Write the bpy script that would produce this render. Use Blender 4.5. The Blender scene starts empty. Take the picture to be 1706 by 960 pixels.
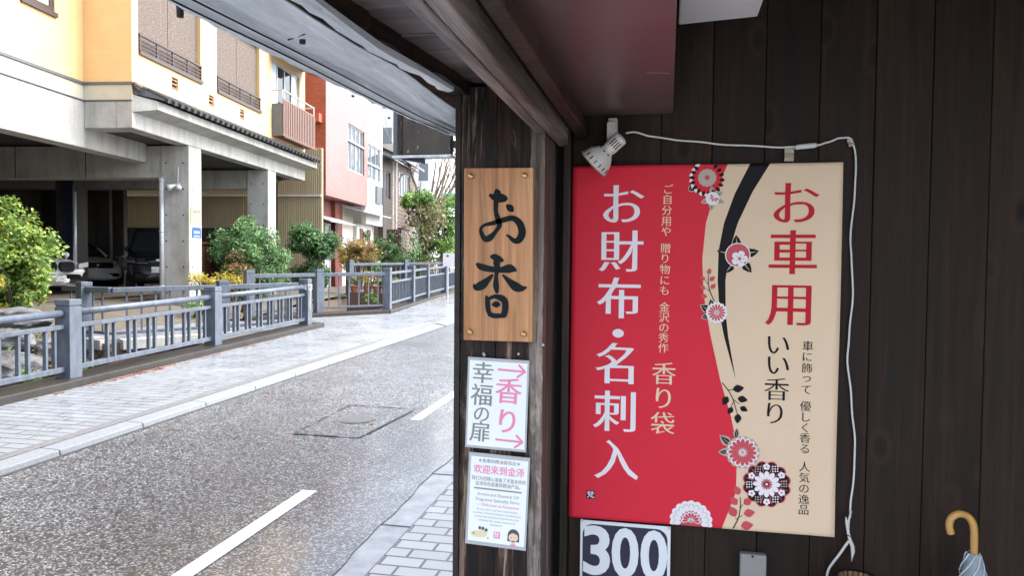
import bpy, bmesh, math, random
import numpy as np
from mathutils import Matrix, Vector
from mathutils.geometry import tessellate_polygon
SC = bpy.context.scene
COL = SC.collection
R = math.radians
rnd = random.Random(7)

# ------------------------------------------------------------------ camera, sky, sun, exposure
CAM_H = 1.55
YAW, PITCH, ROLL = R(11.85), R(-1.97), R(0.52)
FPX = 1232.0                                   # focal length in pixels of the 1706 px wide photograph
_F = np.array([-math.sin(YAW)*math.cos(PITCH), math.cos(YAW)*math.cos(PITCH), math.sin(PITCH)])
_R0 = np.array([math.cos(YAW), math.sin(YAW), 0.0]); _U0 = np.cross(_R0, _F)
_R = math.cos(ROLL)*_R0 + math.sin(ROLL)*_U0
_U = -math.sin(ROLL)*_R0 + math.cos(ROLL)*_U0
_C = np.array([0.0, 0.0, CAM_H])
cam_d = bpy.data.cameras.new('camera'); cam = bpy.data.objects.new('camera', cam_d); COL.objects.link(cam)
cam_d.sensor_width = 36; cam_d.lens = 36*FPX/1706; cam_d.clip_end = 2000; cam_d.clip_start = 0.02
mw = Matrix.Identity(4)
for i in range(3):
    mw[i][0] = _R[i]; mw[i][1] = _U[i]; mw[i][2] = -_F[i]; mw[i][3] = _C[i]
cam.matrix_world = mw
SC.camera = cam

world = bpy.data.worlds.new('World'); SC.world = world; world.use_nodes = True
nt = world.node_tree
for n in list(nt.nodes): nt.nodes.remove(n)
SUN_EL, SUN_AZ = R(52), R(62)                  # azimuth from +Y towards +X
sky = nt.nodes.new('ShaderNodeTexSky'); sky.sky_type = 'NISHITA'; sky.sun_disc = False
sky.sun_elevation = SUN_EL; sky.sun_rotation = SUN_AZ
sky.air_density = 1.0; sky.dust_density = 4.0; sky.ozone_density = 1.0
hsv = nt.nodes.new('ShaderNodeHueSaturation'); hsv.inputs['Saturation'].default_value = 0.46
bg = nt.nodes.new('ShaderNodeBackground'); bg.inputs['Strength'].default_value = 0.15
out = nt.nodes.new('ShaderNodeOutputWorld')
nt.links.new(sky.outputs[0], hsv.inputs['Color']); nt.links.new(hsv.outputs[0], bg.inputs['Color'])
nt.links.new(bg.outputs[0], out.inputs['Surface'])

sun_d = bpy.data.lights.new('sun', 'SUN'); sun_d.energy = 0.6; sun_d.angle = R(35); sun_d.color = (1.0, 0.985, 0.96)
sun = bpy.data.objects.new('sun', sun_d); COL.objects.link(sun)
sdir = Vector((math.sin(SUN_AZ)*math.cos(SUN_EL), math.cos(SUN_AZ)*math.cos(SUN_EL), math.sin(SUN_EL)))
sun.rotation_euler = sdir.to_track_quat('Z', 'Y').to_euler(); sun.location = sdir*60
SC.view_settings.view_transform = 'Standard'; SC.view_settings.look = 'None'
SC.view_settings.gamma = 1; SC.view_settings.use_curve_mapping = False
SC.view_settings.exposure = 2.3
SC.cycles.use_denoising = True
SC.cycles.max_bounces = 8; SC.cycles.diffuse_bounces = 5; SC.cycles.glossy_bounces = 4
SC.cycles.transmission_bounces = 6; SC.cycles.caustics_reflective = False; SC.cycles.caustics_refractive = False
SC.cycles.sample_clamp_indirect = 6

# ------------------------------------------------------------------ survey: photograph bearings to places in metres
def ray(px, py): return _F*FPX + _R*(px-853) - _U*(py-480)
def on_y(px, py, Y): d = ray(px, py); return Vector(_C + d*(Y/d[1]))
def on_x(px, py, X): d = ray(px, py); return Vector(_C + d*(X/d[0]))
def on_z(px, py, z): d = ray(px, py); return Vector(_C + d*((z-CAM_H)/d[2]))
SLOPE = 0.017
def zr(Y): return SLOPE*Y
def on_ground(px, py, z0=0.0):
    d = ray(px, py); t = (z0-CAM_H)/(d[2]-SLOPE*d[1]); return Vector(_C + d*t)

# ------------------------------------------------------------------ mesh helper
MW = {}
class MB:
    def __init__(s, xf=None):
        s.v = []; s.f = []; s.m = []; s.mats = []; s.xf = xf; s.smooth = False; s.cur = 0
    def mat(s, m):
        if m not in s.mats: s.mats.append(m)
        s.cur = s.mats.index(m); return s
    def add(s, vs, fs):
        b = len(s.v)
        if s.xf is not None: vs = [s.xf @ Vector(v) for v in vs]
        s.v += [tuple(v) for v in vs]
        for f in fs:
            s.f.append([b+i for i in f]); s.m.append(s.cur)
        return s
    def box(s, a, b):
        x0, x1 = sorted((a[0], b[0])); y0, y1 = sorted((a[1], b[1])); z0, z1 = sorted((a[2], b[2]))
        return s.add([(x0,y0,z0),(x1,y0,z0),(x1,y1,z0),(x0,y1,z0),(x0,y0,z1),(x1,y0,z1),(x1,y1,z1),(x0,y1,z1)],
                     [(3,2,1,0),(4,5,6,7),(0,1,5,4),(1,2,6,5),(2,3,7,6),(3,0,4,7)])
    def bar(s, p, q, w, h, up=(0,0,1)):
        """box-section bar from p to q, w across, h along up"""
        p, q = Vector(p), Vector(q); d = (q-p).normalized(); up = Vector(up)
        sx = d.cross(up)
        if sx.length < 1e-6: sx = d.cross(Vector((1,0,0)))
        sx.normalize(); uz = sx.cross(d).normalized()
        c = [(-w/2,-h/2),(w/2,-h/2),(w/2,h/2),(-w/2,h/2)]
        vs = [e + sx*a + uz*b for e in (p, q) for a, b in c]
        return s.add(vs, [(3,2,1,0),(4,5,6,7),(0,1,5,4),(1,2,6,5),(2,3,7,6),(3,0,4,7)])
    def tube(s, pts, r, n=8, caps=True):
        pts = [Vector(p) for p in pts]; rs = r if isinstance(r, (list, tuple)) else [r]*len(pts)
        vs = []; fs = []; prev = None
        for i, p in enumerate(pts):
            d = (pts[min(i+1, len(pts)-1)] - pts[max(i-1, 0)]).normalized()
            if prev is None:
                a = Vector((0,0,1)) if abs(d.z) < 0.9 else Vector((1,0,0)); sx = d.cross(a).normalized()
            else:
                sx = (prev - d*prev.dot(d)).normalized()
            prev = sx; sy = d.cross(sx)
            for k in range(n):
                t = 2*math.pi*k/n; vs.append(p + (sx*math.cos(t)+sy*math.sin(t))*rs[i])
        for i in range(len(pts)-1):
            for k in range(n):
                fs.append((i*n+k, i*n+(k+1)%n, (i+1)*n+(k+1)%n, (i+1)*n+k))
        if caps:
            fs.append(tuple(range(n-1,-1,-1))); fs.append(tuple((len(pts)-1)*n+k for k in range(n)))
        return s.add(vs, fs)
    def lathe(s, prof, o, axis=(0,0,1), n=20, caps=True):
        """prof: list of (distance along axis, radius)"""
        ax = Vector(axis).normalized(); o = Vector(o)
        a = Vector((0,0,1)) if abs(ax.z) < 0.9 else Vector((1,0,0))
        sx = ax.cross(a).normalized(); sy = ax.cross(sx); vs = []; fs = []
        for t, r in prof:
            for k in range(n):
                g = 2*math.pi*k/n; vs.append(o + ax*t + (sx*math.cos(g)+sy*math.sin(g))*r)
        for i in range(len(prof)-1):
            for k in range(n): fs.append((i*n+k, i*n+(k+1)%n, (i+1)*n+(k+1)%n, (i+1)*n+k))
        if caps:
            fs.append(tuple(range(n-1,-1,-1))); fs.append(tuple((len(prof)-1)*n+k for k in range(n)))
        return s.add(vs, fs)
    def prism(s, poly, lo, hi):
        """poly of (x,y); lo/hi number or function(x,y)"""
        f0 = lo if callable(lo) else (lambda x, y: lo); f1 = hi if callable(hi) else (lambda x, y: hi)
        n = len(poly); vs = [(x,y,f0(x,y)) for x,y in poly] + [(x,y,f1(x,y)) for x,y in poly]
        tris = tessellate_polygon([[Vector((x,y,0)) for x,y in poly]])
        fs = []
        for t in tris:
            a, b, c = [Vector((*poly[i],0)) for i in t]
            t = tuple(t) if (b-a).cross(c-a).z > 0 else tuple(reversed(t))
            fs.append(tuple(n+i for i in t)); fs.append(tuple(reversed(t)))
        area = sum(poly[i][0]*poly[(i+1)%n][1]-poly[(i+1)%n][0]*poly[i][1] for i in range(n))
        for i in range(n):
            j = (i+1) % n
            fs.append((i,j,n+j,n+i) if area > 0 else (j,i,n+i,n+j))
        return s.add(vs, fs)
    def build(s, name, parent=None, mat=None, bevel=0, smooth=None, origin=None, subsurf=0, seg=2):
        me = bpy.data.meshes.new(name)
        if mat is not None and not s.mats: s.mats = [mat]
        if parent is not None: M = MW[parent.name]
        elif origin is not None: M = Matrix.Translation(Vector(origin))
        else: M = Matrix.Identity(4)
        inv = M.inverted()
        v = np.array(s.v, dtype=float).reshape(-1, 3)
        A = np.array(inv); v = v @ A[:3,:3].T + A[:3,3]
        me.from_pydata([tuple(p) for p in v], [], s.f)
        for m in s.mats: me.materials.append(m)
        if len(s.mats) > 1: me.polygons.foreach_set('material_index', s.m)
        sm = s.smooth if smooth is None else smooth
        if sm: me.polygons.foreach_set('use_smooth', [True]*len(me.polygons))
        me.update()
        o = bpy.data.objects.new(name, me); COL.objects.link(o)
        if parent is not None:
            o.parent = parent; MW[o.name] = M
        else:
            o.matrix_world = M; MW[o.name] = M
        if bevel:
            b = o.modifiers.new('bevel', 'BEVEL'); b.width = bevel; b.segments = seg; b.limit_method = 'ANGLE'; b.angle_limit = R(40)
        if subsurf:
            b = o.modifiers.new('sub', 'SUBSURF'); b.levels = subsurf; b.render_levels = subsurf
        return o
def tag(o, label=None, cat=None, group=None, kind=None):
    if label: o['label'] = label
    if cat: o['category'] = cat
    if group: o['group'] = group
    if kind: o['kind'] = kind
    return o
def thing(name, label, cat, loc=(0,0,0), rotz=0, group=None):
    o = bpy.data.objects.new(name, None); COL.objects.link(o); o.empty_display_size = 0.1
    M = Matrix.Translation(Vector(loc)) @ Matrix.Rotation(rotz, 4, 'Z')
    o.matrix_world = M; MW[o.name] = M
    return tag(o, label, cat, group)
def struct(o): o['kind'] = 'structure'; return o

# ------------------------------------------------------------------ materials
def new_mat(name):
    m = bpy.data.materials.new(name); m.use_nodes = True
    return m, m.node_tree, m.node_tree.nodes['Principled BSDF']
def N(nt, kind, **kw):
    n = nt.nodes.new(kind)
    for k, v in kw.items():
        if k in n.inputs: n.inputs[k].default_value = v
        else: setattr(n, k, v)
    return n
def coords(nt, scale=(1,1,1), rot=(0,0,0)):
    tc = N(nt, 'ShaderNodeTexCoord'); mp = N(nt, 'ShaderNodeMapping')
    mp.inputs['Scale'].default_value = scale; mp.inputs['Rotation'].default_value = rot
    nt.links.new(tc.outputs['Object'], mp.inputs['Vector']); return mp.outputs[0]
def ramp(nt, src, stops):
    r = N(nt, 'ShaderNodeValToRGB'); e = r.color_ramp.elements
    while len(e) < len(stops): e.new(0.5)
    for k, (p, c) in enumerate(stops):
        e[k].position = p; e[k].color = (*c, 1) if len(c) == 3 else c
    nt.links.new(src, r.inputs[0]); return r.outputs['Color']
def g3(v): return (v, v, v)
def mix(nt, fac, a, b, mode='MIX'):
    n = N(nt, 'ShaderNodeMix', data_type='RGBA', blend_type=mode)
    for s, v in ((0, fac), (6, a), (7, b)):
        if hasattr(v, 'node'): nt.links.new(v, n.inputs[s])
        else: n.inputs[s].default_value = v if s == 0 else (*v, 1) if len(v) == 3 else v
    return n.outputs[2]
def noise(nt, vec, scale, detail=5, rough=0.6, dist=0):
    n = N(nt, 'ShaderNodeTexNoise', Scale=scale, Detail=detail, Roughness=rough, Distortion=dist)
    if vec is not None: nt.links.new(vec, n.inputs['Vector'])
    return n.outputs['Fac']
def bump(nt, b, h, strength=0.3, dist=0.01):
    n = N(nt, 'ShaderNodeBump', Strength=strength, Distance=dist)
    nt.links.new(h, n.inputs['Height']); nt.links.new(n.outputs[0], b.inputs['Normal']); return n
def plain(name, c, rough=0.5, var=0.15, scale=6, metal=0, spec=0.5, bmp=0.0, stretch=(1,1,1), c2=None, coat=0):
    m, nt, b = new_mat(name)
    v = coords(nt, stretch); n = noise(nt, v, scale)
    lo = c2 if c2 else tuple(x*(1-var) for x in c); hi = tuple(min(1, x*(1+var)) for x in c)
    col = ramp(nt, n, [(0.3, lo), (0.7, hi)])
    nt.links.new(col, b.inputs['Base Color'])
    b.inputs['Roughness'].default_value = rough; b.inputs['Metallic'].default_value = metal
    b.inputs['Specular IOR Level'].default_value = spec; b.inputs['Coat Weight'].default_value = coat
    if bmp:
        n2 = noise(nt, v, scale*8, 4); bump(nt, b, n2, bmp, 0.005)
    return m
def wood(name, dark, light, scale=1.0, rough=0.6, axis=2, streak=None, bmp=0.25, contrast=(0.35, 0.65), spec=0.4, knots=False):
    """grain runs along the axis; optional weathered streak colour"""
    m, nt, b = new_mat(name)
    sc = [14*scale]*3; sc[axis] = 0.9*scale
    v = coords(nt, tuple(sc)); n = noise(nt, v, 1.6, 8, 0.7, 0.6)
    col = ramp(nt, n, [(contrast[0], dark), (contrast[1], light)])
    sc2 = [90*scale]*3; sc2[axis] = 3*scale
    v2 = coords(nt, tuple(sc2)); f = noise(nt, v2, 1.0, 3)
    col = mix(nt, 0.55, col, ramp(nt, f, [(0.3, g3(0.35)), (0.7, g3(1.0))]), 'MULTIPLY')
    if knots:
        sk = [5*scale]*3; sk[axis] = 3.2*scale
        vk = N(nt, 'ShaderNodeTexVoronoi', Scale=1.0); nt.links.new(coords(nt, tuple(sk)), vk.inputs['Vector'])
        kf = ramp(nt, vk.outputs['Distance'], [(0.05, g3(1)), (0.16, g3(0))])
        col = mix(nt, kf, col, tuple(x*0.35 for x in dark))
    if streak:
        sc3 = [9*scale]*3; sc3[axis] = 0.8*scale
        v3 = coords(nt, tuple(sc3)); s = noise(nt, v3, 1.3, 9, 0.75, 0.8)
        fac = ramp(nt, s, [(0.55, g3(0)), (0.66, g3(0.85))])
        col = mix(nt, fac, col, streak)
    nt.links.new(col, b.inputs['Base Color'])
    b.inputs['Roughness'].default_value = rough; b.inputs['Specular IOR Level'].default_value = spec
    bump(nt, b, f, bmp, 0.004)
    return m
def wall_boards(name):
    m, nt, b = new_mat(name)
    g = N(nt, 'ShaderNodeNewGeometry'); isl = g.outputs['Random Per Island']
    off = N(nt, 'ShaderNodeVectorMath', operation='SCALE'); cmb = N(nt, 'ShaderNodeCombineXYZ')
    for k in range(3): nt.links.new(isl, cmb.inputs[k])
    nt.links.new(cmb.outputs[0], off.inputs[0]); off.inputs['Scale'].default_value = 37.0
    def vec(sc):
        a = N(nt, 'ShaderNodeVectorMath', operation='ADD'); nt.links.new(coords(nt, sc), a.inputs[0]); nt.links.new(off.outputs[0], a.inputs[1]); return a.outputs[0]
    n = noise(nt, vec((11,11,.8)), 1.5, 8, .7, .8)
    col = ramp(nt, n, [(.32, (.010,.0055,.0037)), (.55, (.024,.0135,.0090)), (.75, (.042,.0245,.0165))])
    f = noise(nt, vec((120,120,2.6)), 1.0, 4)
    col = mix(nt, .65, col, ramp(nt, f, [(.3, g3(.45)), (.7, g3(1.15))]), 'MULTIPLY')
    bd = ramp(nt, isl, [(0, g3(.72)), (1, g3(1.30))]); col = mix(nt, 1.0, col, bd, 'MULTIPLY')
    vk = N(nt, 'ShaderNodeTexVoronoi', Scale=1.0); nt.links.new(vec((8.5,8.5,4.6)), vk.inputs['Vector'])
    kf = ramp(nt, vk.outputs['Distance'], [(.05, g3(1)), (.17, g3(0))]); col = mix(nt, kf, col, (.0045,.0028,.0022))
    kr = ramp(nt, vk.outputs['Distance'], [(.15, g3(0)), (.20, g3(.3)), (.28, g3(0))]); col = mix(nt, kr, col, (.050,.027,.017))
    nt.links.new(col, b.inputs['Base Color']); nt.links.new(ramp(nt, n, [(.3, g3(.5)), (.7, g3(.72))]), b.inputs['Roughness']); b.inputs['Specular IOR Level'].default_value = .2
    bump(nt, b, f, .4, .003); return m
def concrete(name, c, rough=0.75, stain=0.6):
    m, nt, b = new_mat(name)
    v = coords(nt); n = noise(nt, v, 1.3, 9, 0.65); n2 = noise(nt, v, 22, 4)
    col = ramp(nt, n, [(0.3, tuple(x*0.72 for x in c)), (0.5, c), (0.75, tuple(min(1, x*1.15) for x in c))])
    col = mix(nt, 0.3, col, ramp(nt, n2, [(0.3, g3(0.6)), (0.7, g3(1))]), 'MULTIPLY')
    vs = coords(nt, (3, 3, 0.35)); s = noise(nt, vs, 1.6, 7, 0.7)
    col = mix(nt, stain, col, ramp(nt, s, [(0.36, (0.5, 0.48, 0.44)), (0.55, g3(1))]), 'MULTIPLY')
    nt.links.new(col, b.inputs['Base Color']); b.inputs['Roughness'].default_value = rough
    bump(nt, b, n2, 0.15, 0.004); return m
def bricks(name, c1, c2, mortar, bw, bh, rough=0.5, msize=0.012, rot=(0,0,0), bmp=0.4, wet=False, offset=0.5, spec=0.5):
    m, nt, b = new_mat(name)
    v = coords(nt, (1,1,1), rot)
    t = N(nt, 'ShaderNodeTexBrick', Scale=1.0); t.offset = offset
    t.inputs['Brick Width'].default_value = bw; t.inputs['Row Height'].default_value = bh
    t.inputs['Mortar Size'].default_value = msize; t.inputs['Mortar Smooth'].default_value = 0.15; t.inputs['Bias'].default_value = 0
    t.inputs['Color1'].default_value = (*c1, 1); t.inputs['Color2'].default_value = (*c2, 1); t.inputs['Mortar'].default_value = (*mortar, 1)
    nt.links.new(v, t.inputs['Vector'])
    n = noise(nt, coords(nt), 1.7, 8, 0.65)
    col = mix(nt, 0.25 if wet else 0.6, t.outputs['Color'], ramp(nt, n, [(0.3, g3(0.62)), (0.65, g3(1))]), 'MULTIPLY')
    nt.links.new(col, b.inputs['Base Color']); b.inputs['Specular IOR Level'].default_value = spec
    if wet:
        nt.links.new(ramp(nt, n, [(0.35, g3(rough*0.6)), (0.65, g3(rough*1.2))]), b.inputs['Roughness']); b.inputs['Coat Weight'].default_value = 0.12; b.inputs['Coat Roughness'].default_value = 0.2
    else: b.inputs['Roughness'].default_value = rough
    inv = N(nt, 'ShaderNodeMath', operation='SUBTRACT'); inv.inputs[0].default_value = 1.0
    nt.links.new(t.outputs['Fac'], inv.inputs[1])
    bump(nt, b, inv.outputs[0], bmp, 0.006); return m
def leafmat(name, dark, light, tip=None, tipfrac=0.0, rough=0.5, trans=0.3):
    m, nt, b = new_mat(name)
    g = N(nt, 'ShaderNodeNewGeometry')
    stops = [(0.0, dark), (0.75, light)]
    if tip: stops = [(0.0, dark), (max(0.05, 0.9-tipfrac), light), (1.0-tipfrac*0.6, tip)]
    col = ramp(nt, g.outputs['Random Per Island'], stops)
    big = noise(nt, coords(nt), 2.2, 3)
    col = mix(nt, 0.5, col, ramp(nt, big, [(0.35, g3(0.55)), (0.65, g3(1.25))]), 'MULTIPLY')
    nt.links.new(col, b.inputs['Base Color']); b.inputs['Roughness'].default_value = rough
    tr = N(nt, 'ShaderNodeBsdfTranslucent'); nt.links.new(col, tr.inputs['Color'])
    mx = N(nt, 'ShaderNodeMixShader'); mx.inputs[0].default_value = trans
    o = nt.nodes['Material Output']
    nt.links.new(b.outputs[0], mx.inputs[1]); nt.links.new(tr.outputs[0], mx.inputs[2]); nt.links.new(mx.outputs[0], o.inputs['Surface'])
    return m
def glassy(name, c=(0.03,0.04,0.05), rough=0.06):
    m, nt, b = new_mat(name); b.inputs['Base Color'].default_value = (*c, 1)
    b.inputs['Roughness'].default_value = rough; b.inputs['Specular IOR Level'].default_value = 0.8; return m
def asphalt(name):
    m, nt, b = new_mat(name)
    v = coords(nt)
    vo = N(nt, 'ShaderNodeTexVoronoi', Scale=86.0); nt.links.new(v, vo.inputs['Vector'])
    sep = N(nt, 'ShaderNodeSeparateColor'); nt.links.new(vo.outputs['Color'], sep.inputs[0])
    n = noise(nt, v, 0.8, 7, 0.6)
    stone = ramp(nt, sep.outputs[0], [(0.0, (.018,.020,.023)), (0.42, (.046,.051,.060)), (0.58, (.16,.172,.19)), (0.80, (.33,.35,.385)), (1.0, (.56,.59,.63))])
    gap = ramp(nt, vo.outputs['Distance'], [(0.30, g3(1)), (0.62, g3(.35))])
    col = mix(nt, 1.0, stone, gap, 'MULTIPLY')
    col = mix(nt, 1.0, col, ramp(nt, n, [(0.3, g3(.72)), (0.7, g3(1.1))]), 'MULTIPLY')
    nt.links.new(col, b.inputs['Base Color'])
    nt.links.new(ramp(nt, n, [(0.35, g3(0.30)), (0.7, g3(0.50))]), b.inputs['Roughness'])
    b.inputs['Specular IOR Level'].default_value = 0.55
    fine = noise(nt, v, 95, 2)
    bump(nt, b, fine, 0.35, 0.005)
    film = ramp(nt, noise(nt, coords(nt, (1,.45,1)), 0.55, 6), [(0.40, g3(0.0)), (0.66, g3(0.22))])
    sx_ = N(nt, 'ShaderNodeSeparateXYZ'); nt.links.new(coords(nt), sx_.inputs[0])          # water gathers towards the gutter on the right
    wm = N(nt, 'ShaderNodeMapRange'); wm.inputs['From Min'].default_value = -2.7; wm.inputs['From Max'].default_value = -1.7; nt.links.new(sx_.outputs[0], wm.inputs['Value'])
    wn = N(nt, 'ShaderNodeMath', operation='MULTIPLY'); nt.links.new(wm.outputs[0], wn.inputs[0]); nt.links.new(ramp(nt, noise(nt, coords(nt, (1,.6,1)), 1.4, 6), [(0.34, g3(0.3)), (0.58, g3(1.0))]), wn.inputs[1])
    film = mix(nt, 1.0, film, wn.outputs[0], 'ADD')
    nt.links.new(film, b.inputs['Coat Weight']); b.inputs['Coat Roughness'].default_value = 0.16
    return m

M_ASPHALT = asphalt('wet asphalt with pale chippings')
M_IRON = plain('worn iron', (0.11,0.115,0.12), 0.5, 0.7, 90, bmp=0.8)
M_GUTTER_DK = plain('cover ring', (0.15,0.155,0.165), 0.4, 0.3, 30, bmp=0.3)
M_ASPH_PATCH = plain('asphalt patch', (0.085,0.082,0.08), 0.33, 0.3, 60, bmp=0.4)
M_WHITE_PAINT = plain('road paint', (0.78,0.79,0.80), 0.35, 0.06, 30, bmp=0.15)
M_KERB = plain('granite kerb', (0.20,0.22,0.245), 0.5, 0.14, 40, bmp=0.1)
M_GUTTER = plain('gutter concrete', (0.36,0.385,0.415), 0.25, 0.3, 7, bmp=0.2)
M_SEAM_SHADOW = plain('dirt seam and kerb shadow', (0.05,0.048,0.045), 0.6, 0.2, 20)  # dirt in the joints; also the painted shadow line at the kerb foot
M_PAVER_L = bricks('pavement bricks far', (0.225,0.245,0.27), (0.265,0.285,0.31), (0.09,0.097,0.105), 0.44, 0.125, 0.34, 0.010, wet=True)
M_PAVER_R = bricks('pavement bricks near', (0.44,0.46,0.485), (0.52,0.54,0.565), (0.07,0.07,0.08), 0.215, 0.108, 0.34, 0.008, wet=True)
M_GROUND = plain('ground', (0.12,0.115,0.10), 0.8, 0.3, 3)
M_FORECOURT = concrete('forecourt concrete', (0.15,0.13,0.10), 0.45, 0.4)
M_CONC = concrete('fair faced concrete', (0.43,0.425,0.405), stain=.45)
M_CONC_DK = concrete('old concrete with garage shade', (0.055,0.05,0.046), 0.85, 0.8)  # darkened so that the shade of the deep garage is in the colour
M_CONC_BRN = concrete('mossy kerb concrete', (0.026,0.023,0.020), 0.45, 0.7)
M_CANALBRICK = bricks('canal bricks', (0.20,0.13,0.085), (0.14,0.10,0.075), (0.06,0.05,0.045), 0.4, 0.2, 0.7, 0.02, rot=(R(90),0,R(40)))
M_STONE = plain('field stone', (0.10,0.10,0.105), 0.65, 0.6, 7, bmp=1.0)
M_WATER = glassy('canal water', (0.015,0.02,0.018), 0.08)
M_FENCE = plain('blue grey fence paint', (0.088,0.108,0.140), 0.36, 0.3, 5, bmp=0.12, stretch=(2.5,2.5,.9))
M_YELLOW = None
def stucco():
    m, nt, b = new_mat('yellow lined cladding')
    n = noise(nt, coords(nt), 0.9, 6)
    col = ramp(nt, n, [(0.3, (0.64,0.43,0.21)), (0.7, (0.74,0.51,0.26))])
    nt.links.new(col, b.inputs['Base Color']); b.inputs['Roughness'].default_value = 0.55
    w = N(nt, 'ShaderNodeTexWave', Scale=6.0, wave_type='BANDS', bands_direction='Z'); nt.links.new(coords(nt), w.inputs['Vector'])
    bump(nt, b, w.outputs['Fac'], 0.25, 0.01); return m
M_YELLOW = stucco()
M_GREYCAP = plain('grey metal capping', (0.10,0.115,0.13), 0.4, 0.1)
M_BEIGEBAND = plain('beige band', (0.50,0.47,0.38), 0.6, 0.08, 4)
M_TILE = plain('dark glazed roof tile', (0.045,0.048,0.055), 0.25, 0.25, 12)
M_DKMETAL = plain('dark brown metal', (0.055,0.035,0.032), 0.4, 0.1)
M_BALCONY = plain('brown balcony bars', (0.20,0.11,0.085), 0.45, 0.1)
M_STEEL = plain('galvanised steel', (0.45,0.47,0.50), 0.4, 0.12, 8, metal=0.3)
def sudare():
    m, nt, b = new_mat('woven reed blind')
    v = coords(nt, (7, 7, 60)); n = noise(nt, v, 1.4, 6, 0.75)
    col = ramp(nt, n, [(0.35, (0.035,0.025,0.020)), (0.5, (0.11,0.082,0.066)), (0.68, (0.22,0.175,0.145))])
    nt.links.new(col, b.inputs['Base Color']); b.inputs['Roughness'].default_value = 0.7
    bump(nt, b, n, 0.5, 0.01); return m
M_SUDARE = sudare()
M_GLASS = glassy('window glass', (0.10,0.12,0.14), 0.05)
M_GLASS_DK = glassy('dark glass', (0.012,0.014,0.016), 0.05)
M_CURTAIN = plain('pale curtain behind glass', (0.55,0.62,0.66), 0.25, 0.1, 3)
M_BLACK = plain('black', (0.008,0.008,0.008), 0.6, 0.2, spec=0.2)
M_RUBBER = plain('rubber', (0.015,0.015,0.016), 0.7, 0.2)
M_CHROME = plain('chrome', (0.75,0.76,0.78), 0.12, 0.03, metal=1)
M_CARWHITE = plain('white car paint', (0.80,0.80,0.82), 0.22, 0.03, coat=0.6)
M_CARSILVER = plain('pearl car paint', (0.48,0.49,0.50), 0.22, 0.03, coat=0.6)
M_CARBLACK = plain('black car paint', (0.004,0.005,0.009), 0.2, 0.1, coat=0.25, spec=0.3)
M_LAMPGLASS = plain('headlamp glass', (0.45,0.47,0.48), 0.08, 0.1, coat=1)
M_PLATE = plain('number plate', (0.72,0.73,0.72), 0.4, 0.04)
M_PLATEINK = plain('plate ink', (0.02,0.07,0.04), 0.4, 0.1)
M_CORRUG = plain('beige corrugated sheet', (0.36,0.31,0.20), 0.45, 0.12, 1.5, stretch=(1,1,0.3))
M_BROWNBOARD = wood('dark red brown boards', (0.035,0.012,0.009), (0.09,0.03,0.022), 1.0, 0.5)
M_BRICKRED_F = bricks('red wall tiles across', (0.36,0.075,0.035), (0.43,0.10,0.05), (0.25,0.08,0.05), 0.24, 0.075, 0.42, 0.012, rot=(R(90),0,0))
M_BRICKRED_S = bricks('red wall tiles along', (0.15,0.030,0.022), (0.21,0.047,0.034), (0.34,0.22,0.20), 0.24, 0.090, 0.34, 0.013, rot=(0,R(-90),R(-90)), spec=0.6)
M_BRICKRED_S.node_tree.nodes['Principled BSDF'].inputs['Coat Weight'].default_value = 0.28
M_BRICKRED_S.node_tree.nodes['Principled BSDF'].inputs['Coat Roughness'].default_value = 0.22
M_MAROON = plain('maroon render', (0.17,0.04,0.03), 0.6, 0.2, 3)
M_WHITEWALL = plain('white render', (0.80,0.80,0.80), 0.6, 0.05, 2)
M_CREAMWALL = plain('cream render', (0.62,0.57,0.48), 0.7, 0.1, 1.5)
M_DKWOODWALL = bricks('dark board cladding', (0.05,0.04,0.035), (0.075,0.055,0.045), (0.02,0.015,0.012), 4.0, 0.16, 0.6, 0.02, rot=(0,R(-90),R(-90)))
M_BRWOODWALL = bricks('brown board cladding', (0.16,0.11,0.085), (0.20,0.145,0.11), (0.06,0.045,0.035), 4.0, 0.2, 0.6, 0.025, rot=(0,R(-90),R(-90)))
M_BARK = plain('bark', (0.10,0.075,0.055), 0.8, 0.35, 6, bmp=0.6, stretch=(4,4,0.7))
M_BARKPALE = plain('pale bark', (0.22,0.17,0.14), 0.8, 0.3, 6, bmp=0.5, stretch=(4,4,0.7))
L_BRIGHT = leafmat('bright shrub leaves', (0.07,0.14,0.03), (0.29,0.45,0.10), (0.52,0.52,0.08), 0.12)
L_MID = leafmat('glossy shrub leaves', (0.06,0.13,0.045), (0.20,0.37,0.14), rough=0.42)
L_DARK = leafmat('dark camellia leaves', (0.028,0.075,0.028), (0.12,0.25,0.085), rough=0.4)
L_RED = leafmat('reddish nandina leaves', (0.09,0.17,0.05), (0.24,0.26,0.10), (0.48,0.12,0.08), 0.22)
L_YELLOW = leafmat('yellow leaves', (0.28,0.24,0.03), (0.55,0.44,0.05), (0.62,0.52,0.12), 0.2)
L_BROWN = leafmat('withered leaves', (0.16,0.09,0.045), (0.30,0.19,0.10), (0.45,0.36,0.06), 0.3)
L_GREEN = leafmat('fresh green leaves', (0.07,0.16,0.03), (0.22,0.38,0.09))
L_VINE = leafmat('dry vine leaves', (0.13,0.12,0.05), (0.28,0.26,0.12))
L_FALLEN = leafmat('fallen leaves', (0.26,0.09,0.05), (0.42,0.18,0.11))
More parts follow.
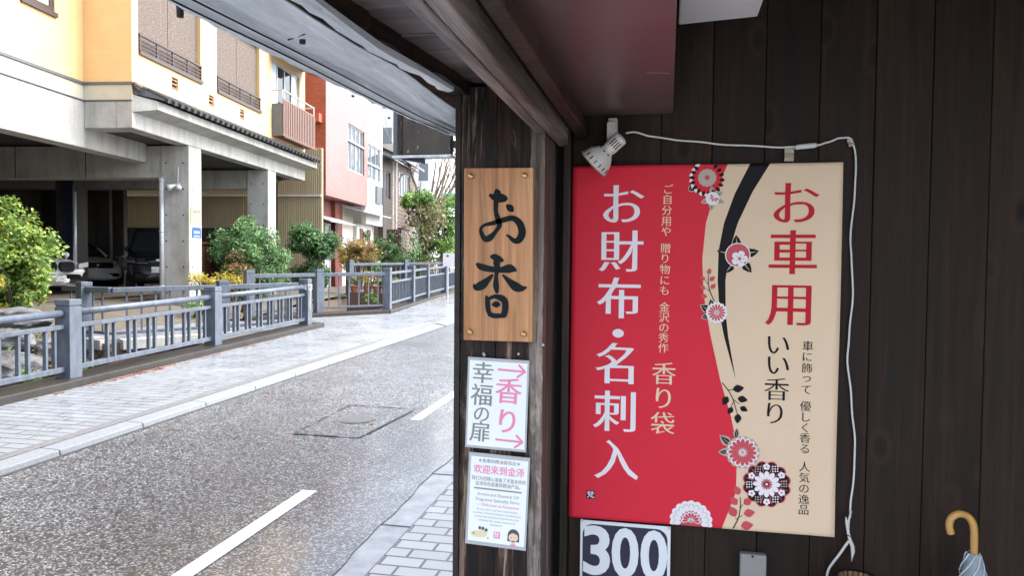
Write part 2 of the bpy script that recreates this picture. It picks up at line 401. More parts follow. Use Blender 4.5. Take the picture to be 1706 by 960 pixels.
# shop front
M_BOARD = wall_boards('dark stained wall boards')
M_PILLAR = wood('weathered post timber', (0.004,0.0025,0.002), (0.12,0.040,0.019), 1.3, 0.5, streak=(0.40,0.29,0.22), bmp=1.0, contrast=(0.46,0.80), spec=0.3)
M_PILLAR_GREY = wood('grey weathered strip', (0.02,0.014,0.011), (0.26,0.21,0.18), 1.2, 0.6, streak=(0.55,0.48,0.43), bmp=0.6)
M_JAMB = wood('dark jamb timber', (0.012,0.008,0.006), (0.06,0.038,0.030), 1.0, 0.5, bmp=0.5, spec=0.25)
M_SIGNWOOD = wood('planed cedar', (0.34,0.135,0.05), (0.74,0.39,0.19), 0.8, 0.5, bmp=0.15, contrast=(0.3, 0.68), streak=(0.76,0.55,0.36))
M_INK = plain('blue black sign paint', (0.006,0.012,0.015), 0.6, 0.3, 30, spec=0.15)
M_BRASS = plain('brass', (0.62,0.42,0.16), 0.35, 0.1, metal=0.85)
M_EAVEMETAL = None
def eave_metal():
    m, nt, b = new_mat('weathered sheet metal')
    v = coords(nt, (16, 1.3, 16)); n = noise(nt, v, 1.5, 9, 0.78, 0.3)
    col = ramp(nt, n, [(0.28, (0.24,0.27,0.29)), (0.40, (0.58,0.625,0.655)), (0.54, (0.72,0.76,0.79)), (0.62, (0.93,0.95,0.97))])
    nt.links.new(col, b.inputs['Base Color']); b.inputs['Metallic'].default_value = 0.0
    nt.links.new(ramp(nt, n, [(0.3, g3(0.55)), (0.7, g3(0.3))]), b.inputs['Roughness'])
    bump(nt, b, noise(nt, coords(nt, (14,2.5,14)), 2.5, 6), 0.35, 0.006); return m
M_EAVEMETAL = eave_metal()
M_SOFFIT = wood('tarred soffit boards', (0.07,0.056,0.055), (0.27,0.22,0.21), 0.5, 0.42, axis=0, bmp=0.3)
M_ROTTEN = wood('rotten rafter', (0.008,0.005,0.004), (0.13,0.05,0.02), 0.45, 0.6, axis=1, streak=(0.34,0.15,0.05), bmp=0.8, contrast=(0.42,0.7))
M_TRACK = wood('worn track timber', (0.05,0.038,0.034), (0.40,0.33,0.305), 1.0, 0.42, axis=1, bmp=0.5, streak=(0.60,0.54,0.51), contrast=(.38,.66))
M_TRACK_DK = wood('dark track timber', (0.010,0.007,0.006), (0.035,0.025,0.022), 1.0, 0.5, axis=1)
M_REDPANEL = plain('oxblood lacquer panel', (0.118,0.074,0.074), 0.32, 0.25, 2.2, bmp=0.03)
M_CEIL = wood('dark ceiling boards', (0.012,0.009,0.008), (0.03,0.022,0.019), 0.7, 0.6, axis=1)
M_LAMPWHITE = plain('off white enamel', (0.60,0.58,0.54), 0.35, 0.08, 20)
M_IVORY = plain('aged ivory plastic', (0.55,0.52,0.46), 0.45, 0.1, 10)
M_RUST = plain('rusty edge', (0.30,0.17,0.08), 0.7, 0.3, 60)
M_CORD = plain('white cord', (0.62,0.61,0.59), 0.45, 0.06, 10)
M_TAPE = plain('yellowed tape', (0.34,0.30,0.22), 0.35, 0.15, 20)
M_GREYBOX = plain('grey plastic box', (0.24,0.235,0.225), 0.45, 0.06, 10)
M_FIXTURE = plain('fixture white', (0.78,0.77,0.75), 0.4, 0.03, 4)
M_CANE = wood('varnished cane', (0.50,0.26,0.07), (0.66,0.38,0.12), 0.6, 0.3, bmp=0.05)
M_UMBR = plain('blue grey umbrella cloth', (0.24,0.29,0.34), 0.6, 0.15, 30, bmp=0.2)
M_UMBR_DK = plain('umbrella lace edge', (0.46,0.50,0.54), 0.7, 0.2, 80)
M_BAMBOO = wood('bamboo slats', (0.16,0.09,0.04), (0.34,0.21,0.10), 1.2, 0.45)
# printed inks
P_RED = plain('poster red ink', (0.64,0.026,0.050), 0.5, 0.04, 2, spec=0.15)
P_BEIGE = plain('poster beige ink', (0.72,0.55,0.385), 0.5, 0.03, 2, spec=0.2)
P_BLACK = plain('poster black ink', (0.007,0.006,0.009), 0.5, 0.1, spec=0.15)
P_WHITE = plain('poster white ink', (0.76,0.73,0.77), 0.42, 0.02)
P_CREAM = plain('poster cream ink', (0.74,0.58,0.42), 0.42, 0.02)
P_LETTERRED = plain('poster letter red', (0.48,0.012,0.026), 0.5, 0.04, spec=0.15)
P_GREY = plain('poster warm grey ink', (0.42,0.36,0.30), 0.42, 0.05)
P_PINKRED = plain('poster petal red', (0.50,0.05,0.07), 0.42, 0.06)
S_PAPER = plain('sign paper', (0.82,0.86,0.87), 0.5, 0.02, 3)
S_LAMIN = plain('laminate border', (0.42,0.44,0.46), 0.22, 0.08, 15)
S_GREY = plain('sign grey ink', (0.22,0.23,0.225), 0.5, 0.05)
S_PINK = plain('sign pink ink', (0.78,0.24,0.42), 0.5, 0.04)
S_SKIN = plain('illustration skin ink', (0.82,0.60,0.45), 0.5, 0.03)
S_HAIR = plain('illustration hair ink', (0.07,0.085,0.10), 0.5, 0.1)
S_CREAM = plain('illustration cream ink', (0.76,0.66,0.42), 0.5, 0.05)
N_NAVY = plain('price card navy', (0.022,0.022,0.045), 0.35, 0.15, 10, spec=0.3)
N_WHITE = plain('price card white', (0.70,0.73,0.78), 0.35, 0.02)
B_BLUE = plain('notice blue', (0.012,0.07,0.22), 0.45, 0.05)
B_YEL = plain('notice pale yellow', (0.42,0.37,0.20), 0.5, 0.05)
B_TXT = plain('notice text blue', (0.05,0.07,0.20), 0.5, 0.05)
M_SIGNGREEN = plain('sign green', (0.25,0.42,0.38), 0.5, 0.08)
M_SIGNORANGE = plain('sign orange', (0.55,0.28,0.07), 0.5, 0.08)
M_PLANTER = plain('brown planter', (0.12,0.07,0.05), 0.7, 0.2)
M_TERRA = plain('terracotta', (0.34,0.12,0.07), 0.7, 0.15)
M_SHEETBLUE = plain('dark blue tarpaulin', (0.015,0.02,0.05), 0.5, 0.2)
def oldsign():
    m, nt, b = new_mat('peeling sign board')
    col = ramp(nt, noise(nt, coords(nt, (6,6,2)), 1.5, 6), [(0.3, (0.045,0.036,0.031)), (0.7, (0.095,0.078,0.064))])
    sp_ = noise(nt, coords(nt, (34,34,16)), 1.0, 5, 0.7)
    col = mix(nt, ramp(nt, sp_, [(0.62, g3(0)), (0.68, g3(0.9))]), col, (0.46,0.40,0.24))
    nt.links.new(col, b.inputs['Base Color']); b.inputs['Roughness'].default_value = 0.7; bump(nt, b, sp_, 0.4, 0.004); return m
M_OLDSIGN = oldsign()

# ------------------------------------------------------------------ lettering
_gl = {}
def _text_mesh(s):
    c = bpy.data.curves.new('lettering', 'FONT'); c.body = s; c.size = 1; c.resolution_u = 4
    o = bpy.data.objects.new('lettering', c); COL.objects.link(o)
    bpy.context.view_layer.update()
    me = bpy.data.meshes.new_from_object(o.evaluated_get(bpy.context.evaluated_depsgraph_get()))
    bpy.data.objects.remove(o); bpy.data.curves.remove(c)
    bm = bmesh.new(); bm.from_mesh(me); bmesh.ops.remove_doubles(bm, verts=bm.verts, dist=1e-5)
    bm.verts.index_update()
    v = [(p.co.x, p.co.y) for p in bm.verts]; f = [[q.index for q in fc.verts] for fc in bm.faces]
    nrm = {}
    for e in bm.edges:
        if len(e.link_faces) == 1:
            fc = e.link_faces[0]
            for l in fc.loops:
                if l.edge == e:
                    a, b = l.vert, l.link_loop_next.vert
                    d = (b.co - a.co); sgn = 1 if fc.normal.z > 0 else -1
                    n = Vector((d.y, -d.x))*sgn
                    if n.length > 1e-9:
                        n.normalize(); nrm.setdefault(a.index, []).append(n); nrm.setdefault(b.index, []).append(n)
    bm.free(); bpy.data.meshes.remove(me)
    vn = {}
    for i, l in nrm.items():
        t = sum(l, Vector((0,0)))
        if t.length < 1e-6: vn[i] = (0, 0); continue
        k = t.normalized(); c_ = max(0.55, k.dot(l[0])); vn[i] = (k.x/c_, k.y/c_)
    return v, f, vn
def glyph(s, dx=0.0, dy=0.0, em=True):
    if s not in _gl: _gl[s] = _text_mesh(s)
    v, f, vn = _gl[s]
    v = [(x + vn.get(i,(0,0))[0]*dx, y + vn.get(i,(0,0))[1]*dy) for i, (x, y) in enumerate(v)]
    return v, f
_ref = _text_mesh('国'); _rx = [p[0] for p in _ref[0]]; _ry = [p[1] for p in _ref[0]]
_cx, _cy, _em = (min(_rx)+max(_rx))/2, (min(_ry)+max(_ry))/2, max(max(_rx)-min(_rx), max(_ry)-min(_ry))/0.88
def put_char(mb, ch, plane, cx, cz, size, dx=0.0, dy=0.0, sx=1.0, skew=0.0):
    v, f = glyph(ch, dx, dy)
    pts = []
    for x, y in v:
        X, Y = (x-_cx)/_em*size*sx, (y-_cy)/_em*size
        pts.append(plane(cx + X + Y*skew, cz + Y - X*0.0))
    mb.add(pts, f)
def put_line(mb, s, plane, cx, cz, height, width=None, dx=0.0, dy=0.0):
    """one whole line centred at cx,cz scaled to the width (or to the height of a capital)"""
    v, f = glyph(s, dx, dy)
    xs = [p[0] for p in v]; ys = [p[1] for p in v]
    k = height/0.72; kx = (width/(max(xs)-min(xs))) if width else k
    mx_ = (min(xs)+max(xs))/2
    mb.add([plane(cx+(x-mx_)*kx, cz+(y-0.34)*k) for x, y in v], f)
def catmull(pts, n=6):
    P = [np.array(p, float) for p in pts]; o = []
    for i in range(len(P)-1):
        p0, p1, p2, p3 = P[max(i-1,0)], P[i], P[i+1], P[min(i+2,len(P)-1)]
        for k in range(n):
            t = k/n
            o.append(0.5*((2*p1)+(-p0+p2)*t+(2*p0-5*p1+4*p2-p3)*t*t+(-p0+3*p1-3*p2+p3)*t**3))
    o.append(P[-1]); return o
def ribbon(mb, pts, plane, smooth=6):
    """brush stroke: points (x, z, width) in plane coordinates"""
    P = catmull(pts, smooth) if smooth else [np.array(p, float) for p in pts]
    L = []; Rr = []
    for i, p in enumerate(P):
        d = P[min(i+1,len(P)-1)][:2]-P[max(i-1,0)][:2]; d = d/(np.linalg.norm(d)+1e-9); n = np.array([-d[1], d[0]])
        L.append(p[:2]+n*p[2]/2); Rr.append(p[:2]-n*p[2]/2)
    d0 = P[0][:2]-P[1][:2]; d0 = d0/(np.linalg.norm(d0)+1e-9); d1 = P[-1][:2]-P[-2][:2]; d1 = d1/(np.linalg.norm(d1)+1e-9)
    vs = []
    for a, b in zip(L, Rr): vs += [plane(*a), plane(*b)]
    vs.append(plane(*(P[0][:2]+d0*P[0][2]*0.35))); vs.append(plane(*(P[-1][:2]+d1*P[-1][2]*0.35)))
    n = len(P); fs = [(2*i, 2*i+1, 2*i+3, 2*i+2) for i in range(n-1)]
    fs += [(2*n, 1, 0), (2*n-2, 2*n-1, 2*n+1)]
    mb.add(vs, fs)
def disc(mb, plane, cx, cz, r, n=28, rz=None, lobes=0, amp=0.0, rot=0.0):
    rz = rz or r; pts = []
    for k in range(n):
        t = 2*math.pi*k/n; q = 1 + (amp*abs(math.sin(lobes*t/2)) if lobes else 0)
        pts.append((cx+math.cos(t+rot)*r*q, cz+math.sin(t+rot)*rz*q))
    mb.add([plane(*p) for p in pts], [tuple(range(n))])
def petal(mb, plane, cx, cz, r0, r1, w, ang, n=10, point=False):
    """teardrop from radius r0 to r1 at the angle"""
    c, s = math.cos(ang), math.sin(ang); L = r1-r0; pts = []
    prof = [(0, 0.12), (0.25, 0.6), (0.55, 0.95), (0.75, 1.0), (0.92, 0.62), (1.0, 0.0)] if not point else [(0,0.1),(0.2,0.75),(0.45,1.0),(0.75,0.6),(1.0,0.0)]
    side = [(r0+t*L, w/2*q) for t, q in prof]
    for a, b in side + [(a, -b) for a, b in reversed(side[:-1])]:
        pts.append((cx + a*c - b*s, cz + a*s + b*c))
    mb.add([plane(*p) for p in pts], [tuple(range(len(pts)))])

# ------------------------------------------------------------------ foliage
def leaves_into(mb, centers, n, size, spread, up=0.35, aspect=0.5, seed=1, out_from=None):
    r = np.random.default_rng(seed)
    C = np.array(centers); idx = r.integers(0, len(C), n)
    off = r.normal(0, 1, (n,3)); off /= (np.linalg.norm(off, axis=1)[:,None]+1e-9); off *= (r.random(n)**0.5)[:,None]*spread
    P = C[idx, :3] + off*(C[idx, 3:4] if C.shape[1] > 3 else 1.0)
    ctr = np.array(out_from) if out_from is not None else C[:, :3].mean(0)
    nd = (P-ctr); nd /= (np.linalg.norm(nd, axis=1)[:,None]+1e-9)
    nrm = nd*0.6 + r.normal(0, 0.55, (n,3)); nrm[:,2] += up; nrm /= np.linalg.norm(nrm, axis=1)[:,None]
    t = r.normal(0, 1, (n,3)); t[:,2] -= 0.3; t -= nrm*(t*nrm).sum(1)[:,None]; t /= np.linalg.norm(t, axis=1)[:,None]
    b = np.cross(nrm, t); L = size*(0.6+0.8*r.random(n))[:,None]; Wd = L*aspect
    a0 = P - t*L*0.5; a1 = P + b*Wd*0.5 + nrm*Wd*0.12; a2 = P + t*L*0.5 - nrm*L*0.1; a3 = P - b*Wd*0.5 + nrm*Wd*0.12
    V = np.stack([a0,a1,a2,a3], 1).reshape(-1,3)
    base = len(mb.v); mb.v += [tuple(p) for p in V]
    mb.f += [[base+4*i, base+4*i+1, base+4*i+2, base+4*i+3] for i in range(n)]; mb.m += [mb.cur]*n
def clumps(c, rad, k, seed, shell=0.75, rr=(0.18,0.38), flat_bottom=None):
    r = np.random.default_rng(seed); o = []
    for _ in range(k):
        d = r.normal(0,1,3); d /= np.linalg.norm(d); q = shell + (1-shell)*r.random() if r.random() < 0.72 else r.random()*shell
        p = np.array(c) + d*np.array(rad)*q*(0.82+0.3*r.random())
        if flat_bottom is not None and p[2] < flat_bottom: p[2] = flat_bottom + r.random()*0.2
        o.append((*p, rr[0]+(rr[1]-rr[0])*r.random()))
    return o
def shrub(name, label, loc, h, rad, cz, mat, n, leaf, seed, group=None, k=60, rr=(0.2,0.42), extra=None, stems=5, cat='shrub', bark=None, aspect=0.5):
    t = thing(name, label, cat, loc, 0, group)
    cl = clumps((loc[0], loc[1], loc[2]+cz), rad, k, seed, rr=rr, flat_bottom=loc[2]+0.12)
    mb = MB(); mb.mat(mat); leaves_into(mb, cl, n, leaf, 1.0, seed=seed, out_from=(loc[0],loc[1],loc[2]+cz*0.7), aspect=aspect)
    if extra:
        for m2, sub, n2 in extra:
            mb.mat(m2); leaves_into(mb, sub, n2, leaf, 1.0, seed=seed+5, out_from=(loc[0],loc[1],loc[2]+cz*0.7), aspect=aspect)
    mb.build('foliage', t)
    sb = MB(); r = random.Random(seed)
    for i in range(stems):
        c = cl[r.randrange(len(cl))]; a = r.random()*6.28
        p0 = Vector((loc[0]+0.08*math.cos(a), loc[1]+0.08*math.sin(a), loc[2]-0.02)); p2 = Vector(c[:3]); p1 = (p0+p2)/2 + Vector((r.uniform(-.1,.1), r.uniform(-.1,.1), 0.1))
        sb.tube([p0, p1, p2], [0.025, 0.017, 0.006], 6)
    sb.build('stem', t, bark or M_BARK, smooth=True)
    return t
def limb(mb, p, d, L, r, depth, rn, up=0.1, spread=0.5, tips=None, kids=(2,3)):
    pts = [Vector(p)]; d = Vector(d).normalized(); rs = [r]
    for i in range(4):
        d = (d + Vector((rn.uniform(-.18,.18), rn.uniform(-.18,.18), rn.uniform(-.05,.18)+up*0.3))).normalized()
        pts.append(pts[-1]+d*L/4); rs.append(r*(1-0.14*(i+1)))
    mb.tube(pts, rs, 6 if r > 0.03 else 4, caps=False)
    if tips is not None and depth <= 1: tips.append(tuple(pts[-1])); tips.append(tuple(pts[2]))
    if depth > 0:
        for k in range(rn.randint(*kids)):
            q = pts[rn.choice((2,3,4))] ; a = Vector((rn.uniform(-1,1), rn.uniform(-1,1), rn.uniform(-0.2,0.9))).normalized()
            limb(mb, q, (d*(1-spread)+a*spread), L*rn.uniform(0.55,0.8), rs[-1]*0.7, depth-1, rn, up, spread, tips, kids)
# ================================================================== THE SETTING
ROAD = -0.045                                    # road surface lies 45 mm below the far pavement
def gz(Y, z0=0.0): return SLOPE*Y + z0
def at_depth(px, d):
    p = _C + _F*d + _R*((px-853)*d/FPX); return (float(p[0]), float(p[1]))
PA = [on_ground(115, 628, .09), on_ground(355, 574, .09), on_ground(509, 540, .09)]
dA3 = float(np.dot(np.array(PA[2])-_C, _F))
B_BEND, B_POST, B_STUB = at_depth(186, dA3*12.8/15.2), at_depth(140, dA3*13.1/15.2), at_depth(108, dA3*13.5/15.2)
PE = [on_ground(645, 515, .09), on_ground(685, 503, .09), on_ground(710, 495, .09), on_ground(740, 487, .09)]
dC1 = float(np.dot(np.array(PE[0])-_C, _F))
C_MID, C_END = at_depth(531, dC1*18.25/19.3), at_depth(415, dC1*17.05/19.3)
xK = -6.42                                      # front face of the kerb under the canal fence
dirA = (PA[2]-PA[0]).normalized()
PA0 = PA[0] - dirA*3.1; PA00 = PA0 - dirA*3.1
eA = lambda Y: PA[0].x + (PA[2].x-PA[0].x)*(Y-PA[0].y)/(PA[2].y-PA[0].y)

canal_near = [(eA(-9)-.16,-9), (PA[2].x-.14, PA[2].y-.05), (B_BEND[0]+.02,B_BEND[1]-.14), (B_POST[0],B_POST[1]-.15), (B_STUB[0],B_STUB[1]-.2), (B_STUB[0]-.1,9.9), (-9.0,8.2), (-8.7,5.0), (-8.5,-9)]
canal_far = [(PE[0].x-.14,PE[0].y+.1), (PE[1].x-.16,PE[1].y), (PE[2].x-.16,PE[2].y), (PE[3].x-.16,PE[3].y), (PE[3].x-2.6,PE[3].y-1.2), (-10.2,21.5), (-9.75,18.0), (C_END[0]-.2,C_END[1]+.25), (C_END[0],C_END[1]+.2)]
def poly_z(polys, f):
    vl = [[Vector((x,y,0)) for x,y in p] for p in polys]; tris = tessellate_polygon(vl)
    fl = [p for q in polys for p in q]; vs = [(x,y,f(x,y)) for x,y in fl]; fs = []
    for t in tris:
        a,b,c = [Vector((*fl[i],0)) for i in t]
        fs.append(tuple(t) if (b-a).cross(c-a).z > 0 else tuple(reversed(t)))
    return vs, fs
g = MB(); outer = [(-400,-400),(400,-400),(400,-9),(400,60),(400,600),(-400,600),(-400,60),(-400,-9)]
def base_z(x, y): return gz(min(max(y,-9),60), -0.16)
vs, fs = poly_z([outer, canal_near, list(reversed(canal_far))], base_z)
g.add(vs, fs); struct(g.build('ground', mat=M_GROUND))
# canal walls and bed
for k, poly in enumerate((canal_near, canal_far)):
    w = MB(); n = len(poly)
    for i in range(n):
        a, b = poly[i], poly[(i+1)%n]
        st = (k == 0 and i in (5,6,7))
        w.mat(M_CONC_DK if (k == 0 and i in (0,8)) else M_STONE if st else M_CANALBRICK)
        za, zb = gz(a[1],-0.01), gz(b[1],-0.01)
        w.add([(a[0],a[1],za-1.5),(b[0],b[1],zb-1.5),(b[0],b[1],zb),(a[0],a[1],za)], [(0,1,2,3)])
    struct(w.build('canal_wall'))
    vs, fs = poly_z([poly], lambda x, y: gz(y,-1.25)); struct(MB().add(vs, fs).build('canal_water', mat=M_WATER))

def sheet(name, poly, z, mat, thick=0.0):
    f = z if callable(z) else (lambda x, y: gz(y, z))
    if thick: m = MB().prism(poly, lambda x, y: f(x,y)-thick, f)
    else: m = MB().add(*poly_z([poly], f))
    return struct(m.build(name, mat=mat))
XL, XR = -4.53, -1.60                           # road edges
_wob = [(XR+.012*math.sin(y*2.3)+.010*math.sin(y*5.9+1)+.006*math.sin(y*17), y) for y in np.arange(-12, 24, .12)]
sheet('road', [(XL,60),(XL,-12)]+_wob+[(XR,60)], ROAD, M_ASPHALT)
sheet('gutter', [(XR-.12,-12),(-1.426,-12),(-1.426,60),(XR-.12,60)], ROAD-.005, M_GUTTER, .05)
sheet('gutter_seam', [(-1.426,-12),(-1.408,-12),(-1.408,60),(-1.426,60)], ROAD-.002, M_SEAM_SHADOW)
sheet('near_pavement', [(-1.408,-12),(6,-12),(6,60),(-1.408,60)], ROAD+.012, M_PAVER_R, .05)
# gutter joints
gj = MB()
for y in np.arange(-6, 50, 1.0): gj.box((XR-.03, y, gz(y,ROAD-.02)), (-1.428, y+.010, gz(y,ROAD-.002)))
struct(gj.build('gutter_joint', mat=M_SEAM_SHADOW))
# far pavement
fp = [(XL-.26,-12),(XL-.26,11.9),(XL-.26,60),(-12.5,60),(PE[3].x-.9,38),(PE[3].x+.16,PE[3].y),(PE[2].x+.17,PE[2].y),(PE[1].x+.17,PE[1].y),(PE[0].x+.19,PE[0].y-.12),(PE[0].x-.1,PE[0].y-.35),(C_END[0]+.15,C_END[1]-.2),(C_END[0]-.6,C_END[1]-.35),
      (C_END[0]-1.2,12.9),(B_STUB[0],B_STUB[1]+.12),(B_POST[0],B_POST[1]+.14),(B_BEND[0],B_BEND[1]+.16),(PA[2].x-.1,PA[2].y+.25),(PA[2].x+.2,PA[2].y+.05),(eA(-12)+.14,-12)]
sheet('far_pavement', fp, 0.0, M_PAVER_L, .10)
# forecourt ramp up to the parking deck
FC = [(B_STUB[0],B_STUB[1]+.14,gz(B_STUB[1],.004)),(C_END[0]-1.2,12.9,gz(12.9,.004)),(C_END[0]-.6,C_END[1]-.35,gz(C_END[1],.004)),(C_END[0]-.2,C_END[1]+.25,gz(C_END[1],.01)),(-9.75,18,.36),(-10.2,21.5,.42),(-11.3,26,.5),
      (-13.6,26,.66),(-13.9,21,.68),(-14.2,16.5,.68),(-13.6,12,.68),(-12.6,8,.6),(-9.3,6,.3),(-9.0,8.2,.2),(B_STUB[0]-.1,9.9,.2)]
mb = MB(); vs, fs = poly_z([[(x,y) for x,y,z in FC]], lambda x, y: 0); mb.add([(x,y,FC[i][2]) for i,(x,y,z) in enumerate(vs)], fs)
mb.add([(-13.6,26,.66),(-13.9,21,.68),(-14.2,16.5,.68),(-13.6,12,.68),(-12.6,8,.6),(-40,8,.68),(-40,30,.68)], [(0,6,5,4),(0,4,3),(0,3,2),(0,2,1)])
struct(mb.build('forecourt', mat=M_FORECOURT))
sheet('left_bank', [(-9.3,6),(-12.6,8),(-40,8),(-40,-9),(-8.5,-9),(-8.7,5.0)], lambda x, y: 0.12+0.0*x, M_GROUND)
sheet('far_bank', [(-10.2,21.5),(PE[3].x-2.6,PE[3].y-1.2),(PE[3].x-.16,PE[3].y),(PE[3].x-.9,38),(-13.5,60),(-30,60),(-30,26),(-13.6,26),(-11.3,26)], 0.03, M_GROUND)
# kerb stones: real step; lowered after the bend at y 11.9
kb = MB(); y = -9.0
while y < 11.7:
    y2 = min(y+.92, 11.75); g_ = .008
    kb.add([(XL,y+g_,gz(y,ROAD-.05)),(XL-.02,y+g_,gz(y,-.004)),(XL-.19,y+g_,gz(y,.004)),(XL-.19,y+g_,gz(y,ROAD-.05)),
            (XL,y2,gz(y2,ROAD-.05)),(XL-.02,y2,gz(y2,-.004)),(XL-.19,y2,gz(y2,.004)),(XL-.19,y2,gz(y2,ROAD-.05))],
           [(0,4,5,1),(1,5,6,2),(2,6,7,3),(0,1,2,3),(7,6,5,4)])
    y = y2
prev = 11.75
for y2, wd, h in ((12.6,.42,-.07),(13.8,.45,-.07),(15.0,.45,-.07),(17,.3,-.05),(22,.2,-.02),(28,.2,-.01),(40,.2,-.01)):
    kb.add([(XL,prev+.01,gz(prev,ROAD-.05)),(XL-.02,prev+.01,gz(prev,h+.0)),(XL-wd,prev+.01,gz(prev,.006)),(XL-wd,prev+.01,gz(prev,ROAD-.05)),
            (XL,y2,gz(y2,ROAD-.05)),(XL-.02,y2,gz(y2,h)),(XL-wd,y2,gz(y2,.006)),(XL-wd,y2,gz(y2,ROAD-.05))],
           [(0,4,5,1),(1,5,6,2),(2,6,7,3),(0,1,2,3),(7,6,5,4)])
    prev = y2
struct(kb.build('kerb', mat=M_KERB, bevel=.008))
sheet('kerb_joint', [(XL-.31,-12),(XL-.19,-12),(XL-.19,11.75),(XL-.31,11.75)], .004, M_GUTTER_DK)
sheet('kerb_shadow_line', [(XL+.001,-12),(XL+.035,-12),(XL+.035,40),(XL+.001,40)], ROAD+.003, M_SEAM_SHADOW)  # dark strip painted as the shadow line at the foot of the kerb
# road markings: dashes of the side line and the reinstated square round the manhole
rm = MB()
P = [on_ground(x, y, ROAD) for x, y in ((505,817),(528,820))]
xl_, xr_ = P[0].x, P[1].x; y_end = (P[0].y+P[1].y)/2
y2s = on_ground(680, 700, ROAD).y
for a, b in ((y_end-5.0, y_end), (y2s, y2s+5.0), (y2s+7.2, y2s+12.2), (y2s+14.4, y2s+19.4)):
    rm.add([(xl_,a,gz(a,ROAD+.004)),(xr_,a,gz(a,ROAD+.004)),(xr_,b,gz(b,ROAD+.004)),(xl_,b,gz(b,ROAD+.004))], [(0,1,2,3)])
struct(rm.build('road_markings', mat=M_WHITE_PAINT))
mq = [on_ground(x, y, ROAD) for x, y in ((490,724),(583,676),(692,683),(598,731))]
pm = MB(); pm.add([(p.x,p.y,gz(p.y,ROAD+.004)) for p in (mq[0],mq[3],mq[2],mq[1])], [(0,1,2,3)])
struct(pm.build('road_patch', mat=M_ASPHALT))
sm_ = MB()
for i in range(4):
    a, b = mq[i], mq[(i+1)%4]; d = (b-a).normalized(); nn = Vector((-d.y, d.x, 0))
    for q in range(16):
        if rnd.random() < .18: continue
        p, p2 = a.lerp(b, q/16), a.lerp(b, (q+1)/16); w_ = .006+.014*rnd.random(); w2 = .006+.014*rnd.random()
        sm_.add([(p.x-nn.x*w_,p.y-nn.y*w_,gz(p.y,ROAD+.008)),(p2.x-nn.x*w2,p2.y-nn.y*w2,gz(p2.y,ROAD+.008)),(p2.x+nn.x*w2,p2.y+nn.y*w2,gz(p2.y,ROAD+.008)),(p.x+nn.x*w_,p.y+nn.y*w_,gz(p.y,ROAD+.008))],[(0,1,2,3)])
struct(sm_.build('patch_seam', mat=M_SEAM_SHADOW))
mc = on_ground(595, 700, ROAD)
t = MB(); t.mat(M_GUTTER_DK); disc(t, lambda a, b: (a, b, gz(b, ROAD+.009)), mc.x, mc.y, .17, 28)
t.mat(M_IRON); disc(t, lambda a, b: (a, b, gz(b, ROAD+.0105)), mc.x, mc.y, .155, 28)
tag(t.build('manhole_cover', mat=M_GUTTER, origin=(mc.x,mc.y,gz(mc.y,ROAD))), 'round grey manhole cover in the square patch of the wet road', 'manhole cover')
# fallen leaves along the kerb of the canal fence
fl = MB(); rr_ = np.random.default_rng(3)
pts = []
for Y0, n_, sp in ((7.6,70,.45),(8.3,50,.4),(9.6,40,.6),(11.0,30,.5),(13,10,.6)):
    for _ in range(n_):
        Y = Y0+rr_.normal(0,sp); pts.append((eA(Y)+.24+abs(rr_.normal(0,.07)), Y))
for _ in range(150):
    Y = rr_.uniform(PE[2].y-1.2, PE[3].y+.6); u = (Y-PE[2].y)/(PE[3].y-PE[2].y); pts.append((PE[2].x+(PE[3].x-PE[2].x)*u+.25+abs(rr_.normal(0,.3)), Y))
for _ in range(16): pts.append((rr_.uniform(-4.6,-2.0), rr_.uniform(4.5,9)))
for x, y in pts:
    a = rr_.uniform(0,6.28); s_ = rr_.uniform(.016,.034); z = gz(y, (.004 if x < XL-.3 else ROAD+.006))
    c_, d_ = math.cos(a)*s_, math.sin(a)*s_
    fl.add([(x-c_,y-d_,z),(x+d_*.6,y-c_*.6,z+.006),(x+c_,y+d_,z+.002),(x-d_*.6,y+c_*.6,z+.008)], [(0,1,2,3)])
tag(fl.build('fallen_leaves', mat=L_FALLEN), 'brown fallen leaves lying in a line along the canal kerb', 'leaves', kind='stuff')

# ------------------------------------------------------------------ canal kerbs (low concrete beams under the fences)
def beam_along(name, pts, w, h, mat, side, label, z0=0.0):
    mb = MB()
    for i in range(len(pts)-1):
        a, b = Vector((*pts[i],0)), Vector((*pts[i+1],0)); d = (b-a).normalized(); n = Vector((d.y,-d.x,0))*side
        e = .002 if i else 0
        c = [a+n*.0, b+n*.0, b-n*w, a-n*w]
        vs = [(p.x,p.y,gz(p.y,z0-.12)) for p in c]+[(p.x,p.y,gz(p.y,z0+h-e)) for p in c]
        mb.add(vs, [(3,2,1,0),(4,5,6,7),(0,1,5,4),(1,2,6,5),(2,3,7,6),(3,0,4,7)] if side > 0 else [(0,1,2,3),(7,6,5,4),(4,5,1,0),(5,6,2,1),(6,7,3,2),(7,4,0,3)])
    o = mb.build(name, mat=mat, bevel=.01); return struct(o)
beam_along('canal_kerb', [(eA(-9)+.2,-9),(PA[2].x+.2,PA[2].y+.42)], .42, .085, M_CONC_BRN, 1, '')
beam_along('canal_kerb', [(PE[0].x+.17,PE[0].y-.2),(PE[1].x+.17,PE[1].y),(PE[2].x+.17,PE[2].y),(PE[3].x+.17,PE[3].y),(PE[3].x-.7,38)], .36, .085, M_CONC_BRN, 1, '')
beam_along('bridge_kerb', [(PE[0].x+.15,PE[0].y-.23),(C_END[0]+.1,C_END[1]-.23)], .34, .085, M_CONC_BRN, -1, '')
beam_along('bridge_kerb', [(PA[2].x-.1,PA[2].y+.18),(B_BEND[0],B_BEND[1]+.12)], .30, .05, M_CONC, 1, '')
